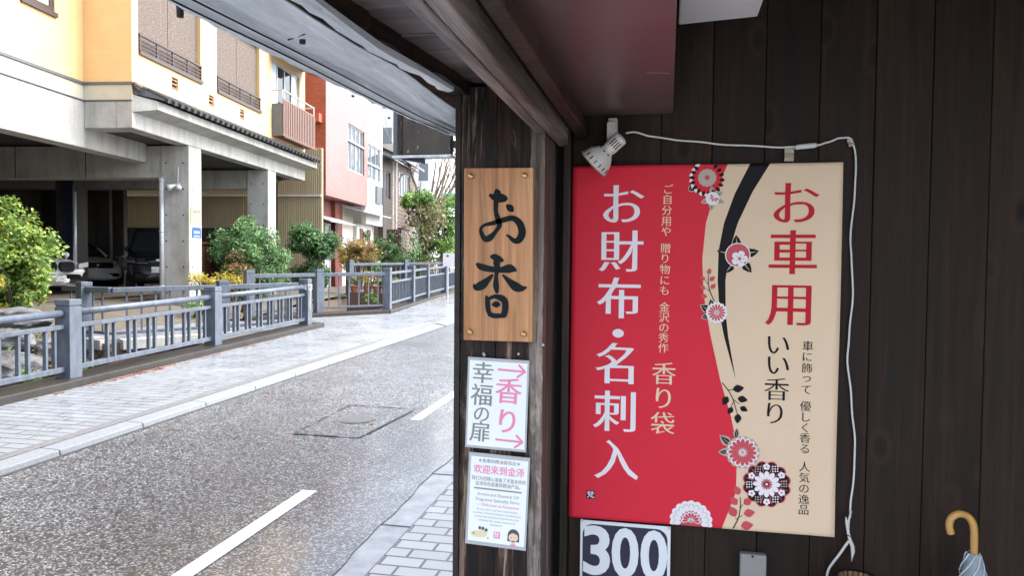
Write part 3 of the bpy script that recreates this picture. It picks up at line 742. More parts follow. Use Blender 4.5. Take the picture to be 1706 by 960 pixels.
beam_along('bridge_kerb', [(B_BEND[0]-.01,B_BEND[1]+.13),(B_STUB[0],B_STUB[1]+.1)], .30, .047, M_CONC, 1, '')

# ------------------------------------------------------------------ fences
def post_mb(p, h, w=.19, ang=0.0, z0=.085):
    mb = MB(Matrix.Translation((p[0],p[1],gz(p[1],z0))) @ Matrix.Rotation(ang,4,'Z'))
    mb.box((-w/2,-w/2,-.02),(w/2,w/2,h-.085)); mb.box((-w/2+.008,-w/2+.008,h-.086),(w/2-.008,w/2-.008,h-.068))
    mb.box((-w/2,-w/2,h-.0681),(w/2,w/2,h)); return mb
def fence(name, label, pts, h=.9, style='pairs', group=None, z0=.085, post_at=None, w=.19, angle=None, rail_ext=None):
    pts = [(p[0],p[1]) for p in pts]
    t = thing(name, label, 'fence', (*pts[0], gz(pts[0][1],z0)), 0, group)
    for i, p in enumerate(pts):
        q = pts[min(i+1,len(pts)-1)] if i+1 < len(pts) else pts[i]; o_ = pts[i-1] if i+1 == len(pts) else p
        a = math.atan2(q[1]-o_[1], q[0]-o_[0])
        if post_at is None or i in post_at:
            post_mb(p, h, w, angle if angle is not None else a, z0).build('post', t, M_FENCE, bevel=.006)
    for i in range(len(pts)-1):
        a, b = Vector((*pts[i],gz(pts[i][1],z0))), Vector((*pts[i+1],gz(pts[i+1][1],z0)))
        d = (b-a); L = d.length; d.normalize(); Z = Vector((0,0,1))
        if style == 'pairs':
            MB().tube([a+Z*h*.825, b+Z*h*.825], .041, 14).build('top_rail', t, M_FENCE, smooth=True)
            MB().bar(a+Z*h*.655, b+Z*h*.655, .07, .05).build('middle_rail', t, M_FENCE, bevel=.006)
            MB().bar(a+Z*h*.115, b+Z*h*.115, .07, .06).build('bottom_rail', t, M_FENCE, bevel=.006)
            m = MB(); n = max(2, round(L/.40))
            for k in range(n):
                c = .095+(L-.19)*(k+.5)/n
                for s_ in (-.062,.062):
                    p = a + d*(c+s_); MB().bar(p+Z*h*.14, p+Z*h*.635, .042, .03, up=d).build('baluster', t, M_FENCE)
        elif style == 'rail':
            MB().bar(a+Z*h*.87, b+Z*h*.87, .12, .085).build('top_rail', t, M_FENCE, bevel=.008)
            MB().bar(a+Z*h*.10, b+Z*h*.10, .06, .05).build('bottom_rail', t, M_FENCE, bevel=.006)
            m = MB(); n = max(2, round(L/.235))
            for k in range(1, n):
                p = a + d*(L*k/n); MB().bar(p+Z*h*.12, p+Z*h*.84, .02, .03, up=d).build('baluster', t, M_FENCE)
        else:
            MB().bar(a+Z*h*.86, b+Z*h*.86, .08, .06).build('top_rail', t, M_FENCE, bevel=.006)
            MB().bar(a+Z*h*.64, b+Z*h*.64, .07, .055).build('middle_rail', t, M_FENCE, bevel=.006)
            MB().bar(a+Z*h*.13, b+Z*h*.13, .07, .06).build('bottom_rail', t, M_FENCE, bevel=.006)
            m = MB(); n = max(2, round(L/.17))
            for k in range(n):
                p = a + d*(.09+(L-.18)*(k+.5)/n); MB().bar(p+Z*h*.15, p+Z*h*.62, .055, .025, up=d).build('baluster', t, M_FENCE)
    return t
angA = math.atan2(dirA.y, dirA.x)
FG = 'blue grey fences along the canal'
fence('canal_fence', 'long blue grey fence with round top rail and paired balusters beside the wide pavement', [PA00, PA0, PA[0], PA[1], PA[2]], h=.885, angle=angA, group=FG)
dB = Vector((B_BEND[0]-PA[2].x, B_BEND[1]-PA[2].y, 0))
midB = (PA[2].x + dB.x*.47, PA[2].y + dB.y*.47)
fence('bridge_fence', 'blue grey flat railed fence slanting from the long fence back towards the cars', [(PA[2].x-.12,PA[2].y-.1), midB, B_BEND, B_POST, B_STUB], h=.93, style='rail', post_at=(1,3), z0=.05, group=FG)
fence('bridge_fence', 'blue grey thin barred fence across the bridge opening, before the round shrubs', [PE[0], C_MID, C_END], h=1.0, style='rail', post_at=(1,2), z0=.085, group=FG)
dE = (PE[3]-PE[2]).normalized()
fence('canal_fence', 'blue grey slatted fence curving away up the street behind the fallen leaves', [PE[0],PE[1],PE[2],PE[3],PE[3]+dE*3.2,PE[3]+dE*6.2], h=1.02, style='slats', group=FG)
D1 = [on_y(675,436,24.5), on_y(583,433,22.2)]
d1r = on_y(742,441,26.0)
fence('bridge_fence', 'distant blue grey fence behind the potted plants, nearer of the two far ones', [(d1r.x,d1r.y),(D1[0].x,D1[0].y),(D1[1].x,D1[1].y)], h=1.12, style='rail', z0=.085, group=FG)
D2 = [on_y(745,431,30.0), on_y(648,427,28.0), on_y(612,428,27.0)]
fence('bridge_fence', 'faint farthest blue grey fence in front of the garden trees', [(p.x,p.y) for p in D2], h=1.28, style='rail', z0=.085, group=FG)

# white tangled string tied round the last post of the long fence
s = MB(); p = PA[2]; zb = gz(p.y,.085); pts = []
for k in range(60):
    a = k*.62; pts.append((p.x+.115*math.cos(a)*(1+.15*math.sin(k*1.7)), p.y+.115*math.sin(a)*(1+.15*math.cos(k*2.1)), zb+.72+.05*math.sin(k*.9)))
for k in range(8): pts.append((p.x+.13, p.y-.06+.015*math.sin(k), zb+.70-.06*k))
s.tube(pts, .006, 5); tag(s.build('string', mat=M_CORD, smooth=True), 'white string tangled round the end post of the long canal fence', 'string')

# boulders of the canal wall and weeds at their feet
def boulder(name, label, c, r, seed, group=None):
    bm = bmesh.new(); bmesh.ops.create_icosphere(bm, subdivisions=4, radius=1)
    rn = random.Random(seed); ph = [rn.uniform(0,6) for _ in range(6)]; planes = [(Vector((rn.gauss(0,1),rn.gauss(0,1),rn.gauss(0,.8))).normalized(), rn.uniform(.60,.88)) for _ in range(22)]
    for v in bm.verts:
        p = v.co.copy()
        for n, d in planes:
            q = p.dot(n)-d
            if q > 0: p -= n*q*.95
        f = 1+.06*math.sin(5*p.x+ph[0])*math.sin(6*p.y+ph[1])+.04*math.sin(11*p.z+ph[2])+.025*math.sin(17*p.x+ph[3])*math.sin(19*p.z+ph[4])
        v.co = p*f
    mb = MB(); mb.add([(c[0]+v.co.x*r[0], c[1]+v.co.y*r[1], c[2]+v.co.z*r[2]) for v in bm.verts], [[v.index for v in f.verts] for f in bm.faces]); bm.free()
    return tag(mb.build(name, mat=M_STONE, smooth=False, origin=(c[0],c[1],c[2]-r[2]*.7)), label, 'boulder', group)
BG = 'boulders of the canal bank wall'
boulder('boulder', 'large grey boulder under the bright left shrub, topmost of the canal bank', on_y(22,534,8.9), (.48,.45,.25), 4, BG)
boulder('boulder', 'grey boulder seen between the first fence rails, below the topmost one', on_y(10,576,8.3), (.46,.45,.26), 9, BG)
boulder('boulder', 'dark boulder low on the canal bank beside the square fence post', on_y(84,590,8.7), (.36,.36,.28), 12, BG)
boulder('boulder', 'lowest grey boulder at the foot of the canal bank by the weeds', on_y(12,618,7.9), (.5,.4,.3), 21, BG)
WG = 'weeds growing from the canal bank'
def weed(label, c, r, n, m, seed, leaf=.05):
    t = thing('weed', label, 'weed', c, 0, WG)
    mb = MB(); mb.mat(m); leaves_into(mb, clumps(c, r, 9, seed, rr=(.05,.12)), n, leaf, 1.0, seed=seed); mb.build('foliage', t)
    st = MB()
    for k in range(4): st.tube([(c[0]+.02*k,c[1],c[2]-r[2]*1.3),(c[0]+.05*(k-2),c[1]+.02,c[2])], [.006,.003], 4)
    st.build('stem', t, M_BARK)
weed('fresh green weed tuft hanging on the stones at the far left', on_y(14,596,8.1), (.16,.16,.12), 130, L_GREEN, 2)
weed('bright green weed at the kerb left of the square fence post', on_y(48,627,7.3), (.17,.1,.1), 140, L_GREEN, 3)
weed('reddish weed between the paired balusters beside the square post', on_y(66,603,8.3), (.16,.16,.16), 140, L_BROWN, 4)
weed('small green weed in the canal right of the square fence post', on_y(140,618,8.3), (.12,.1,.06), 80, L_GREEN, 6)
weed('dark creeping weed on the canal stones behind the first balusters', on_y(55,572,8.6), (.24,.16,.2), 200, L_VINE, 8)
weed('green weed in the canal under the footbridge fence by its corner post', on_y(622,498,17.9), (.28,.2,.12), 160, L_GREEN, 11, .08)
# ================================================================== BUILDINGS ACROSS THE CANAL
BA = R(7.2); BO = on_z(315, 520, .30)
BM = Matrix.Translation(Vector((BO.x, BO.y, 0))) @ Matrix.Rotation(BA, 4, 'Z')   # local x towards the street, y up the street, z true height
BI = BM.inverted()
def fl(px, py, x=0.0):
    c = BI @ Vector(_C); d = (BI.to_3x3() @ Vector(ray(px, py))); return c + d*((x-c.x)/d.x)
def fy(px, py, y):
    c = BI @ Vector(_C); d = (BI.to_3x3() @ Vector(ray(px, py))); return c + d*((y-c.y)/d.y)
def wall_open(mb, axis, at0, at1, u0, u1, z0, z1, ops):
    """wall slab with rectangular openings; axis 'y': slab spans u along y between x=at0..at1; axis 'x': spans u along x between y=at0..at1"""
    us = sorted({u0, u1, *[o[0] for o in ops], *[o[1] for o in ops]}); zs = sorted({z0, z1, *[o[2] for o in ops], *[o[3] for o in ops]})
    us = [u for u in us if u0 <= u <= u1]; zs = [z for z in zs if z0 <= z <= z1]
    for i in range(len(us)-1):
        run = None
        for j in range(len(zs)-1):
            cu, cz = (us[i]+us[i+1])/2, (zs[j]+zs[j+1])/2
            if any(o[0] < cu < o[1] and o[2] < cz < o[3] for o in ops): continue
            a, b = (us[i], zs[j]), (us[i+1], zs[j+1])
            if axis == 'y': mb.box((at0,a[0],a[1]),(at1,b[0],b[1]))
            else: mb.box((a[0],at0,a[1]),(b[0],at1,b[1]))
yb = thing('apartment_house', 'yellow clad house on concrete pillars with reed blinds and a parking deck below', 'house', (BO.x,BO.y,.2), BA)
def L(): return MB(BM)
XJ, YC, YE = -1.05, -2.23, 7.69                  # jog depth, front corner, far end
Z0, ZT = 5.18, 9.6
W1 = (-2.0, .62, 5.92, 7.75); W2 = (1.44, 4.05, 5.90, 7.75); WD = (4.88, 7.2, 5.55, 7.64)
VENTS = [(-.70,-.42,5.43,5.71), (1.02,1.28,5.42,5.69), (2.76,3.02,5.43,5.70)]
w = L(); wall_open(w, 'y', -.28, 0, YC+.002, YE, Z0, ZT, [W1, W2, WD]+VENTS)
wall_open(w, 'x', YC, YC+.25, XJ+.0, -.28, Z0, ZT, [])
w.box((-.28,YC,Z0),(-.002,YC+.001,ZT)) if False else None
wall_open(w, 'y', XJ-.25, XJ-.002, -14, YC+.25, Z0, ZT, [(-3.95,-3.06,6.36,7.6)])
w.box((-9,YE-.25,Z0),(-.281,YE-.001,ZT)); w.box((-9,-14,ZT-.3),(-.3,YE-.3,ZT-.01)); w.box((-9,YC+.26,Z0+.02),(-.285,YE-.26,Z0+.2)); w.box((-9,-13.9,Z0+.02),(XJ-.26,YC+.255,Z0+.19))
w.build('wall', yb, M_YELLOW)
c_ = L(); c_.box((XJ,YC-.03,Z0-.02),(.03,YC-.001,Z0+.035)); c_.box((XJ-.001,-14,Z0-.02),(XJ+.03,YC-.03,Z0+.035)); c_.box((-.001,YC-.03,Z0-.02),(.035,YE,Z0+.034)); c_.build('capping', yb, M_GREYCAP)
c_ = L(); c_.box((XJ+.004,YC-.006,4.85),(-.0,YC+.2,Z0-.02)); c_.box((XJ-.25,-14,4.85),(XJ,YC+.2,Z0-.021)); c_.box((-.25,YC+.2,4.9),(-.004,YE,Z0-.02)); c_.build('beige_band', yb, M_BEIGEBAND)
c_ = L(); c_.box((XJ-.01,-14,4.83),(XJ+.02,YC-.02,4.849)); c_.box((XJ-.01,YC-.025,4.83),(.0,YC-.001,4.849)); c_.build('flashing', yb, M_GREYCAP)
# concrete frame
c_ = L(); c_.box((-.35,YC,4.27),(0,YE,4.83)); c_.build('concrete_beam', yb, M_CONC, bevel=.015)
c_ = L(); c_.box((XJ,YC+.001,4.268),(-.351,YC+.5,4.829)); c_.build('concrete_beam', yb, M_CONC, bevel=.015)
c_ = L(); c_.box((XJ-.4,-14,3.86),(XJ-.001,.03,4.828)); c_.build('concrete_beam', yb, M_CONC, bevel=.015)
for j in np.arange(-13.2, 0, 1.8): pass
c_ = L(); c_.box((-9,.06,3.50),(-.70,.60,4.26)); c_.box((-.7,.08,3.8),(-.02,.58,4.269)); c_.build('cross_beam', yb, M_CONC, bevel=.015)
c_ = L()
for x in (-2.6,-4.4,-6.2): c_.box((x-.012,.055,3.5),(x+.012,.062,4.26))
c_.build('formwork_seam', yb, M_CONC_DK)
c_ = L(); c_.box((-9,4.7,3.7),(-.66,5.2,4.26)); c_.build('cross_beam', yb, M_CONC, bevel=.015)
for y0, y1, wd in ((.04,.64,.70),(4.64,5.23,.66)):
    c_ = L(); c_.box((-wd,y0,.0),(-.003,y1,4.268)); o = c_.build('column', yb, M_CONC, bevel=.02)
    h_ = L()
    for z in np.arange(.75, 4.2, .62):
        for x in (-wd+.13, -.15): h_.lathe([(0,.022),(.004,.022)], (x,y0-.003,z), (0,-1,0), 10)
        h_.lathe([(0,.02),(.004,.02)], (0,y0+.14,z), (1,0,0), 10)
    h_.build('tie_hole', o, M_CONC_DK)
# garage inside
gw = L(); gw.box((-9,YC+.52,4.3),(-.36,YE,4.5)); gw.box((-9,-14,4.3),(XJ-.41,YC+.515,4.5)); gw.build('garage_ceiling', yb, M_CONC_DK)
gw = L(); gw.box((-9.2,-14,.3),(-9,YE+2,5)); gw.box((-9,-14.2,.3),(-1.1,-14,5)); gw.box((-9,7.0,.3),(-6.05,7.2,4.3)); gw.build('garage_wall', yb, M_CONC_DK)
for p0, p1 in (((100,310),(128,440)),((60,330),(100,430))):
    pass
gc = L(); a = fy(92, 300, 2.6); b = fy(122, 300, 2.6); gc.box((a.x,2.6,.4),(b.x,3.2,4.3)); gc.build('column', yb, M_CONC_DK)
gp_ = L(); a = fy(130, 310, 6.0); b = fy(182, 310, 6.0); gp_.box((a.x,6.0,.5),(b.x,6.15,fy(150,310,6.0).z)); gp_.build('garage_wall', yb, M_CONC_DK)
gs = L(); a = fy(106, 292, 2.5)
for k in range(5): gs.box((a.x+.06*k, 2.44+.02*(k%2), 1.9-.05*k),(a.x+.06*k+.058, 2.52, 3.6))
gs.build('tarpaulin', yb, M_SHEETBLUE)
a = fy(124, 330, 2.45); L().tube([(a.x,2.45,.6),(a.x,2.45,3.4)], .05, 10).build('inner_pipe', yb, M_STEEL, smooth=True)
# tiled eave along the front
ev = L(); y0, y1 = -2.2, YE+.12
ev.add([(0,y0-.02,4.60),(.38,y0+.28,4.70),(.38,y0+.28,4.88),(0,y0-.02,4.96),(0,y1,4.60),(.38,y1,4.70),(.38,y1,4.88),(0,y1,4.96)],[(0,4,5,1),(1,5,6,2),(2,6,7,3),(0,1,2,3),(7,6,5,4)])
eave = ev.build('eave', yb, M_CONC, bevel=.006)
et = L(); et.add([(.03,y0,5.15),(.50,y0+.3,4.93),(.50,y0+.3,4.90),(.03,y0,4.97),(.03,y1,5.15),(.50,y1,4.93),(.50,y1,4.90),(.03,y1,4.97)],[(0,4,5,1)[::-1],(1,5,6,2)[::-1],(2,6,7,3)[::-1],(0,1,2,3)[::-1],(7,6,5,4)[::-1]])
yy = y0+.42
while yy < y1-.05:
    et.tube([(.06,yy,5.155),(.545,yy,4.93)], .055, 8); et.lathe([(0,.062),(.02,.062)], (.54,yy,4.93), (1,0,-.35), 12); yy += .27
et.build('roof_tiles', eave, M_TILE)
et = L(); et.tube([(.40,y0-.28,4.99),(.06,y0-.0,5.17)], .06, 8); et.box((-.02,y0-.05,5.155),(.10,y1,5.2)); et.build('ridge_tile', eave, M_TILE)
def window(ops, parent, depth, frame, glass, n=2, xo=0.0, fw=.06, name='window', axis='y'):
    u0, u1, z0, z1 = ops; f = L()
    def B(a, b, m):
        if axis == 'y': m.box((xo-depth-.05,a[0],a[1]),(xo-depth,b[0],b[1]))
    B((u0,z0),(u1,z0+fw),f); B((u0,z1-fw),(u1,z1),f); B((u0,z0+fw),(u0+fw,z1-fw),f); B((u1-fw,z0+fw),(u1,z1-fw),f)
    for k in range(1,n):
        c = u0+(u1-u0)*k/n; B((c-fw*.4,z0+fw),(c+fw*.4,z1-fw),f)
    o = f.build(name, parent, frame)
    q = L(); q.box((xo-depth-.035,u0+.01,z0+.01),(xo-depth-.028,u1-.01,z1-.01)); q.build('pane', o, glass)
    return o
for ops in (W1, W2):
    o = window(ops, yb, .16, M_DKMETAL, M_GLASS, 3)
    b_ = L(); m_ = (ops[0]+ops[1])/2
    for u0, u1 in ((ops[0]+.03,m_-.01),(m_+.01,ops[1]-.03)):
        b_.box((-.11,u0,ops[2]+.05),(-.095,u1,ops[3]-.02))
    b_.build('reed_blind', o, M_SUDARE)
    r_ = L(); zz = ops[2]
    r_.box((-.02,ops[0]+.02,zz+.33),(.03,ops[1]+.03,zz+.37))
    for h in (.08,.16,.24): r_.box((-.005,ops[0]+.02,zz+h),(.015,ops[1]+.02,zz+h+.022))
    for u in np.linspace(ops[0]+.05, ops[1], 5): r_.box((-.015,u-.015,zz-.02),(.02,u+.015,zz+.33))
    r_.box((-.04,ops[0]+.01,zz-.07),(.05,ops[1]+.05,zz+.01)); r_.build('railing', o, M_DKMETAL)
for v in VENTS:
    m = L(); m.box((-.2,v[0]+.002,v[2]+.002),(-.12,v[1]-.002,v[3]-.002))
    for k in range(3): m.box((-.12,v[0]+.004,v[2]+.03+.09*k),(-.02,v[1]-.004,v[2]+.055+.09*k))
    m.build('vent', yb, M_MAROON if False else plain('vent brown', (.30,.19,.12), .6, .1))
lw = window((-3.95,-3.06,6.36,7.6), yb, .03, M_DKMETAL, M_CURTAIN, 1, xo=XJ, fw=.1)
q = L(); q.box((XJ-.004,-3.99,6.27),(XJ+.05,-3.03,6.36)); q.build('sill', lw, M_DKMETAL)
dw = window(WD, yb, .05, M_STEEL, M_GLASS_DK, 4)
for u0, u1 in ((4.96,5.5),(6.64,7.12)): L().box((-.079,u0,5.6),(-.071,u1,7.58)).build('curtain', dw, M_CURTAIN)
aw = L(); aw.add([(.0,4.7,7.95),(.62,4.72,7.72),(.62,7.5,7.72),(0,7.5,7.95),(0,4.7,7.90),(.62,4.72,7.68),(.62,7.5,7.68),(0,7.5,7.90)],[(0,1,2,3),(7,6,5,4),(1,5,6,2),(0,4,5,1),(2,6,7,3)]); aw.build('awning', yb, M_DKMETAL)
bl = L(); bx = .36
bl.box((.0,4.9,5.33),(bx,7.6,5.38)); bl.build('balcony_floor', yb, M_BALCONY)
bl = L(); k = 4.93
while k < 7.6: bl.box((bx-.03,k,5.34),(bx,k+.075,6.42)); bl.tube([(bx-.015,k+.037,5.36),(bx+.05,k+.037,5.27)], .025, 5); k += .148
bl.box((bx-.04,4.9,6.42),(bx+.0,7.62,6.45)); bl.build('balcony_bars', yb, M_BALCONY)
bl = L(); bl.tube([(0,4.91,6.7),(bx-.02,4.91,6.7),(bx-.02,7.6,6.7),(0,7.6,6.7)], .028, 8)
for k in (4.91,6.2,7.6): bl.tube([(bx-.02,k,6.42),(bx-.02,k,6.7)], .02, 8)
bl.build('handrail', yb, M_STEEL)
L().box((0,4.9,5.385),(bx-.045,4.92,6.3)).build('side_panel', yb, M_GREYCAP)
L().box((bx-.12,4.93,5.385),(bx-.10,7.55,6.3)).build('balcony_backing', yb, M_DKMETAL)
# drain pipe on the front column, pipe at the far corner
a = fy(269, 300, -.03); b = fy(462, 340, 5.5)
dp = MB(BM); dp.tube([(a.x,-.03,.25),(a.x,-.03,3.5)], .055, 12)
for z in (.9,2.2,3.4): dp.lathe([(0,.066),(.03,.066)], (a.x,-.03,z), (0,0,1), 12)
o = dp.build('drain_pipe', mat=M_STEEL, smooth=True, origin=BM @ Vector((a.x,-.03,.25))); tag(o, 'grey drain pipe on the left of the front concrete column', 'pipe')
dp = MB(BM); dp.tube([(-.05,5.36,1.2),(-.05,5.36,3.98),(.3,5.36,4.1)], .035, 8); o = dp.build('drain_pipe', mat=M_BLACK, smooth=True, origin=BM @ Vector((-.05,5.36,1.2))); tag(o, 'thin black pipe at the far corner column of the yellow house', 'pipe')
# flood lamp on the column
t = thing('flood_lamp', 'small grey flood lamp on a conduit high on the concrete column', 'lamp', BM @ Vector((-.45,.0,3.1)))
a = fy(290, 311, -.1)
q = L(); q.lathe([(0,.03),(.05,.05),(.12,.07),(.20,.09),(.205,.075)], (a.x+.03,-.06,a.z+.03), (-.75,-.5,-.35), 14); q.build('lamp_head', t, M_STEEL, smooth=True)
q = L(); q.lathe([(0,.03),(.05,.05),(.12,.07),(.16,.08)], (a.x+.05,-.06,a.z+.04), (.55,-.6,-.5), 14); q.build('lamp_head', t, M_STEEL, smooth=True)
q = L(); q.tube([(a.x+.05,-.0,3.75),(a.x+.05,-.02,a.z+.05)], .012, 6); q.box((a.x,-.0,a.z),(a.x+.1,-.05,a.z+.09)); q.build('conduit', t, M_STEEL)
# notices on the street face of the column
def facepl(x): return lambda y, z: BM @ Vector((x, y, z))
na = fl(318.5, 344, .012); nb = fl(335, 377, .012)
t = thing('notice', 'pale yellow notice with blue heading on the concrete column, above the blue notice', 'notice', BM @ Vector((0,.3,2.4)))
q = L(); q.box((.001,.10,nb.z),(.014,.56,na.z)); q.build('panel', t, B_YEL)
q = MB(); q.mat(B_TXT)
for k, ch in enumerate('平面駐車場'): put_char(q, ch, facepl(.016), .155+.088*k, na.z-.11, .088, .004, .004)
for k in range(3): put_line(q, '————————', facepl(.016), .33, nb.z+.26-.09*k, .04, .36)
q.build('lettering', t)
nc = fl(318, 378, .012); nd = fl(335, 398, .012)
t = thing('notice', 'blue notice with white letters on the concrete column, below the yellow notice', 'notice', BM @ Vector((0,.3,2.0)))
q = L(); q.box((.001,.09,nd.z-.10),(.011,.58,nc.z+.03)); q.build('backing', t, N_WHITE)
q = L(); q.box((.012,.11,nd.z+.01),(.016,.565,nc.z)); q.build('panel', t, B_BLUE)
q = MB(); q.mat(N_WHITE)
for k, ch in enumerate('月極駐車'): put_char(q, ch, facepl(.018), .235+.075*k, (nc.z+nd.z)/2+.015, .072, .0, .0)
put_line(q, '駐車場利用', facepl(.018), .36, nd.z+.055, .03, .30); put_line(q, 'P', facepl(.018), .16, nc.z-.045, .03)
q.build('lettering', t)

# corrugated beige wall behind the parking deck
cg = L(); n = 120; x0, x1 = -8.2, .12; vs = []; fs = []
for k in range(n*4+1):
    x = x0+(x1-x0)*k/(n*4); ph = k % 4; yv = 9.0 + (0 if ph in (0,1) else .025)
    vs += [(x,yv,1.3),(x,yv,5.6)]
for k in range(n*4): fs.append((2*k,2*k+2,2*k+3,2*k+1))
cg.add(vs, fs); cg.box((x0,9.03,.2),(x1,9.2,5.6))
t = thing('sheet_wall', 'beige corrugated sheet wall behind the parking deck', 'wall', BM @ Vector((-4,9.0,.3)), BA)
cg.build('sheet', t, M_CORRUG)
q = L(); zl = fy(220, 325, 8.9).z; q.box((-7.7,8.93,zl-.03),(x1,8.99,zl+.03)); a = fy(187,320,8.9); q.box((a.x-.05,8.9,2.6),(a.x+.05,8.98,4.4)); q.build('batten', t, M_LAMPWHITE)
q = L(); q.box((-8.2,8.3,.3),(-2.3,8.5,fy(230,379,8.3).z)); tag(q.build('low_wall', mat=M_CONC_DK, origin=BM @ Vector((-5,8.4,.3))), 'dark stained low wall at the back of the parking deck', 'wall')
# dark red board fence right of the column
q = L(); zt = 2.02
for k in range(17): q.box((-.62+.012*(k%2),.70+.14*k,.3),(-.60+.012*(k%2),.70+.14*k+.132,zt-.05))
t = thing('board_fence', 'dark red brown board fence between the concrete column and the round shrub', 'fence', BM @ Vector((-.6,.7,.3)), BA)
q.build('boards', t, M_BROWNBOARD); q = L(); q.box((-.68,.66,zt-.05),(-.54,3.1,zt)); q.build('cap_rail', t, M_BROWNBOARD)

# ------------------------------------------------------------------ red tiled house and its neighbours
XB = .18
rb = thing('tiled_house', 'red tiled house with an overhanging upper storey and tall windows', 'house', BM @ Vector((0,12,.4)), BA)
YB, YB2 = 9.3, 14.8
BW = (11.95,14.25,5.2,7.05)
q = L(); q.mat(M_BRICKRED_S); wall_open(q, 'y', XB-.2, XB, YB+.001, YB2, 3.94, 9.4, [BW])
q.mat(M_BRICKRED_F); q.box((-1.1,YB,3.941),(XB-.001,YB+.2,9.39)); q.mat(M_MAROON); q.box((-6,YB+.21,9.2),(XB-.01,YB2-.01,9.395)); q.box((-6,YB+.01,3.3),(-.68,YB2,9.3)); q.box((-1.1,YB+.01,3.95),(XB-.21,YB2-.002,4.1))
q.build('wall', rb)
q = L(); a = fy(512,192,YB); b = fy(537,192,YB); q.box((-.55,YB-.35,a.z-.28),(b.x,YB-.002,a.z+.02)); q.build('duct_hood', rb, plain('red hood', (.45,.10,.06), .5, .1))
window(BW, rb, .06, M_CREAMWALL if False else M_STEEL, M_GLASS, 4, xo=XB)
q = L(); q.box((XB-.05,11.9,6.35),(XB-.01,14.3,6.42)); q.build('window_bar', rb, M_STEEL)
q = L(); q.mat(M_MAROON); q.box((-.66,YB+.05,.3),(-.5,12.0,3.938)); q.box((-.66,12.0,.3),(-.35,12.9,3.937)); q.mat(M_CREAMWALL); q.box((-.66,12.9,.3),(-.45,14.75,3.936)); q.build('ground_floor_wall', rb)
q = L(); q.box((-.499,9.6,.5),(-.47,11.7,3.0)); o = q.build('shop_window', rb, M_CURTAIN); q = L()
for y in (9.6,10.3,11.0,11.66): q.box((-.47,y,.5),(-.44,y+.05,3.0))
q.box((-.47,9.6,2.95),(-.44,11.7,3.02)); q.build('frame', o, M_STEEL)
q = L(); q.box((-.45,13.1,.4),(-.42,14.2,2.9)); q.build('door', rb, M_LAMPWHITE)
q = L(); q.add([(-.5,9.3,3.30),(.35,9.35,3.02),(.35,12.4,3.02),(-.5,12.4,3.30),(-.5,9.3,3.26),(.35,9.35,2.98),(.35,12.4,2.98),(-.5,12.4,3.26)],[(0,1,2,3),(7,6,5,4),(1,5,6,2),(0,4,5,1),(2,6,7,3)]); q.build('awning', rb, M_STEEL)
q = L(); q.add([(-.45,12.7,3.85),(.6,12.7,3.62),(.6,17.3,3.62),(-.45,17.3,3.85),(-.45,12.7,3.80),(.6,12.7,3.57),(.6,17.3,3.57),(-.45,17.3,3.80)],[(0,1,2,3),(7,6,5,4),(1,5,6,2),(0,4,5,1),(2,6,7,3)])
tag(q.build('canopy', mat=M_STEEL, origin=BM @ Vector((0,15,3.6))), 'thin metal canopy running on from the red tiled house to the white house', 'canopy')
wh = thing('white_house', 'white house with large upper windows next to the red tiled house', 'house', BM @ Vector((0,16,.4)), BA)
WW = (15.0,17.35,5.2,6.78)
q = L(); wall_open(q, 'y', -.1, .1, YB2+.01, 17.58, 3.2, 8.6, [WW]); q.box((-6,YB2+.01,8.4),(-.11,17.58,8.59)); q.box((-.5,YB2+.02,.3),(-.3,17.57,3.2)); q.build('wall', wh, M_WHITEWALL)
window(WW, wh, .05, M_STEEL, M_GLASS, 3, xo=.1)
q = L(); q.box((.05,15.0,5.85),(.09,17.4,5.92)); q.build('window_bar', wh, M_STEEL)
for y in (15.2,16.4): q = L(); q.box((-.31,y,.4),(-.27,y+.5,3.0)); q.build('door', wh, M_MAROON)
q = L(); q.box((-.29,15.75,.4),(-.26,16.3,2.9)); q.build('curtain_banner', wh, M_LAMPWHITE)
q = L(); q.box((.1,16.3,4.2),(.2,17.2,5.0)); q.build('air_outlet', wh, M_GREYCAP)
dk = thing('dark_house', 'narrow dark boarded house squeezed between white and brown houses', 'house', BM @ Vector((0,18.5,.4)), BA)
q = L(); wall_open(q, 'y', -.1, .14, 17.6, 19.3, .3, 6.5, [(18.1,19.0,4.6,5.9)]); q.build('wall', dk, M_DKWOODWALL)
window((18.1,19.0,4.6,5.9), dk, .05, M_DKMETAL, M_GLASS, 2, xo=.14)
q = L(); q.add([(-.6,17.55,6.9),(.7,17.55,6.42),(.7,19.4,6.42),(-.6,19.4,6.9),(-.6,17.55,6.8),(.7,17.55,6.34),(.7,19.4,6.34),(-.6,19.4,6.8)],[(0,1,2,3),(7,6,5,4),(1,5,6,2),(0,4,5,1),(2,6,7,3)]); q.build('roof', dk, M_TILE)
br = thing('brown_house', 'brown boarded house with a cream gable wall and row of upper windows', 'house', BM @ Vector((0,22,.4)), BA)
BWD = (20.7,23.3,5.0,6.25)
q = L(); q.mat(M_BRWOODWALL); wall_open(q, 'y', -.1, .16, 19.5, 24.3, .3, 6.8, [BWD]); q.mat(M_CREAMWALL); q.box((-5,19.42,.3),(.17,19.499,7.4)); q.mat(M_BRWOODWALL); q.box((-5,24.05,.3),(-.11,24.3,6.7)); q.build('wall', br)
window(BWD, br, .05, M_STEEL, M_GLASS, 4, xo=.16)
q = L(); q.add([(-2.5,19.3,8.2),(.7,19.3,6.75),(.7,24.6,6.75),(-2.5,24.6,8.2),(-2.5,19.3,8.05),(.7,19.3,6.62),(.7,24.6,6.62),(-2.5,24.6,8.05)],[(0,1,2,3),(7,6,5,4),(1,5,6,2),(0,4,5,1),(2,6,7,3)]); q.build('roof', br, M_TILE)
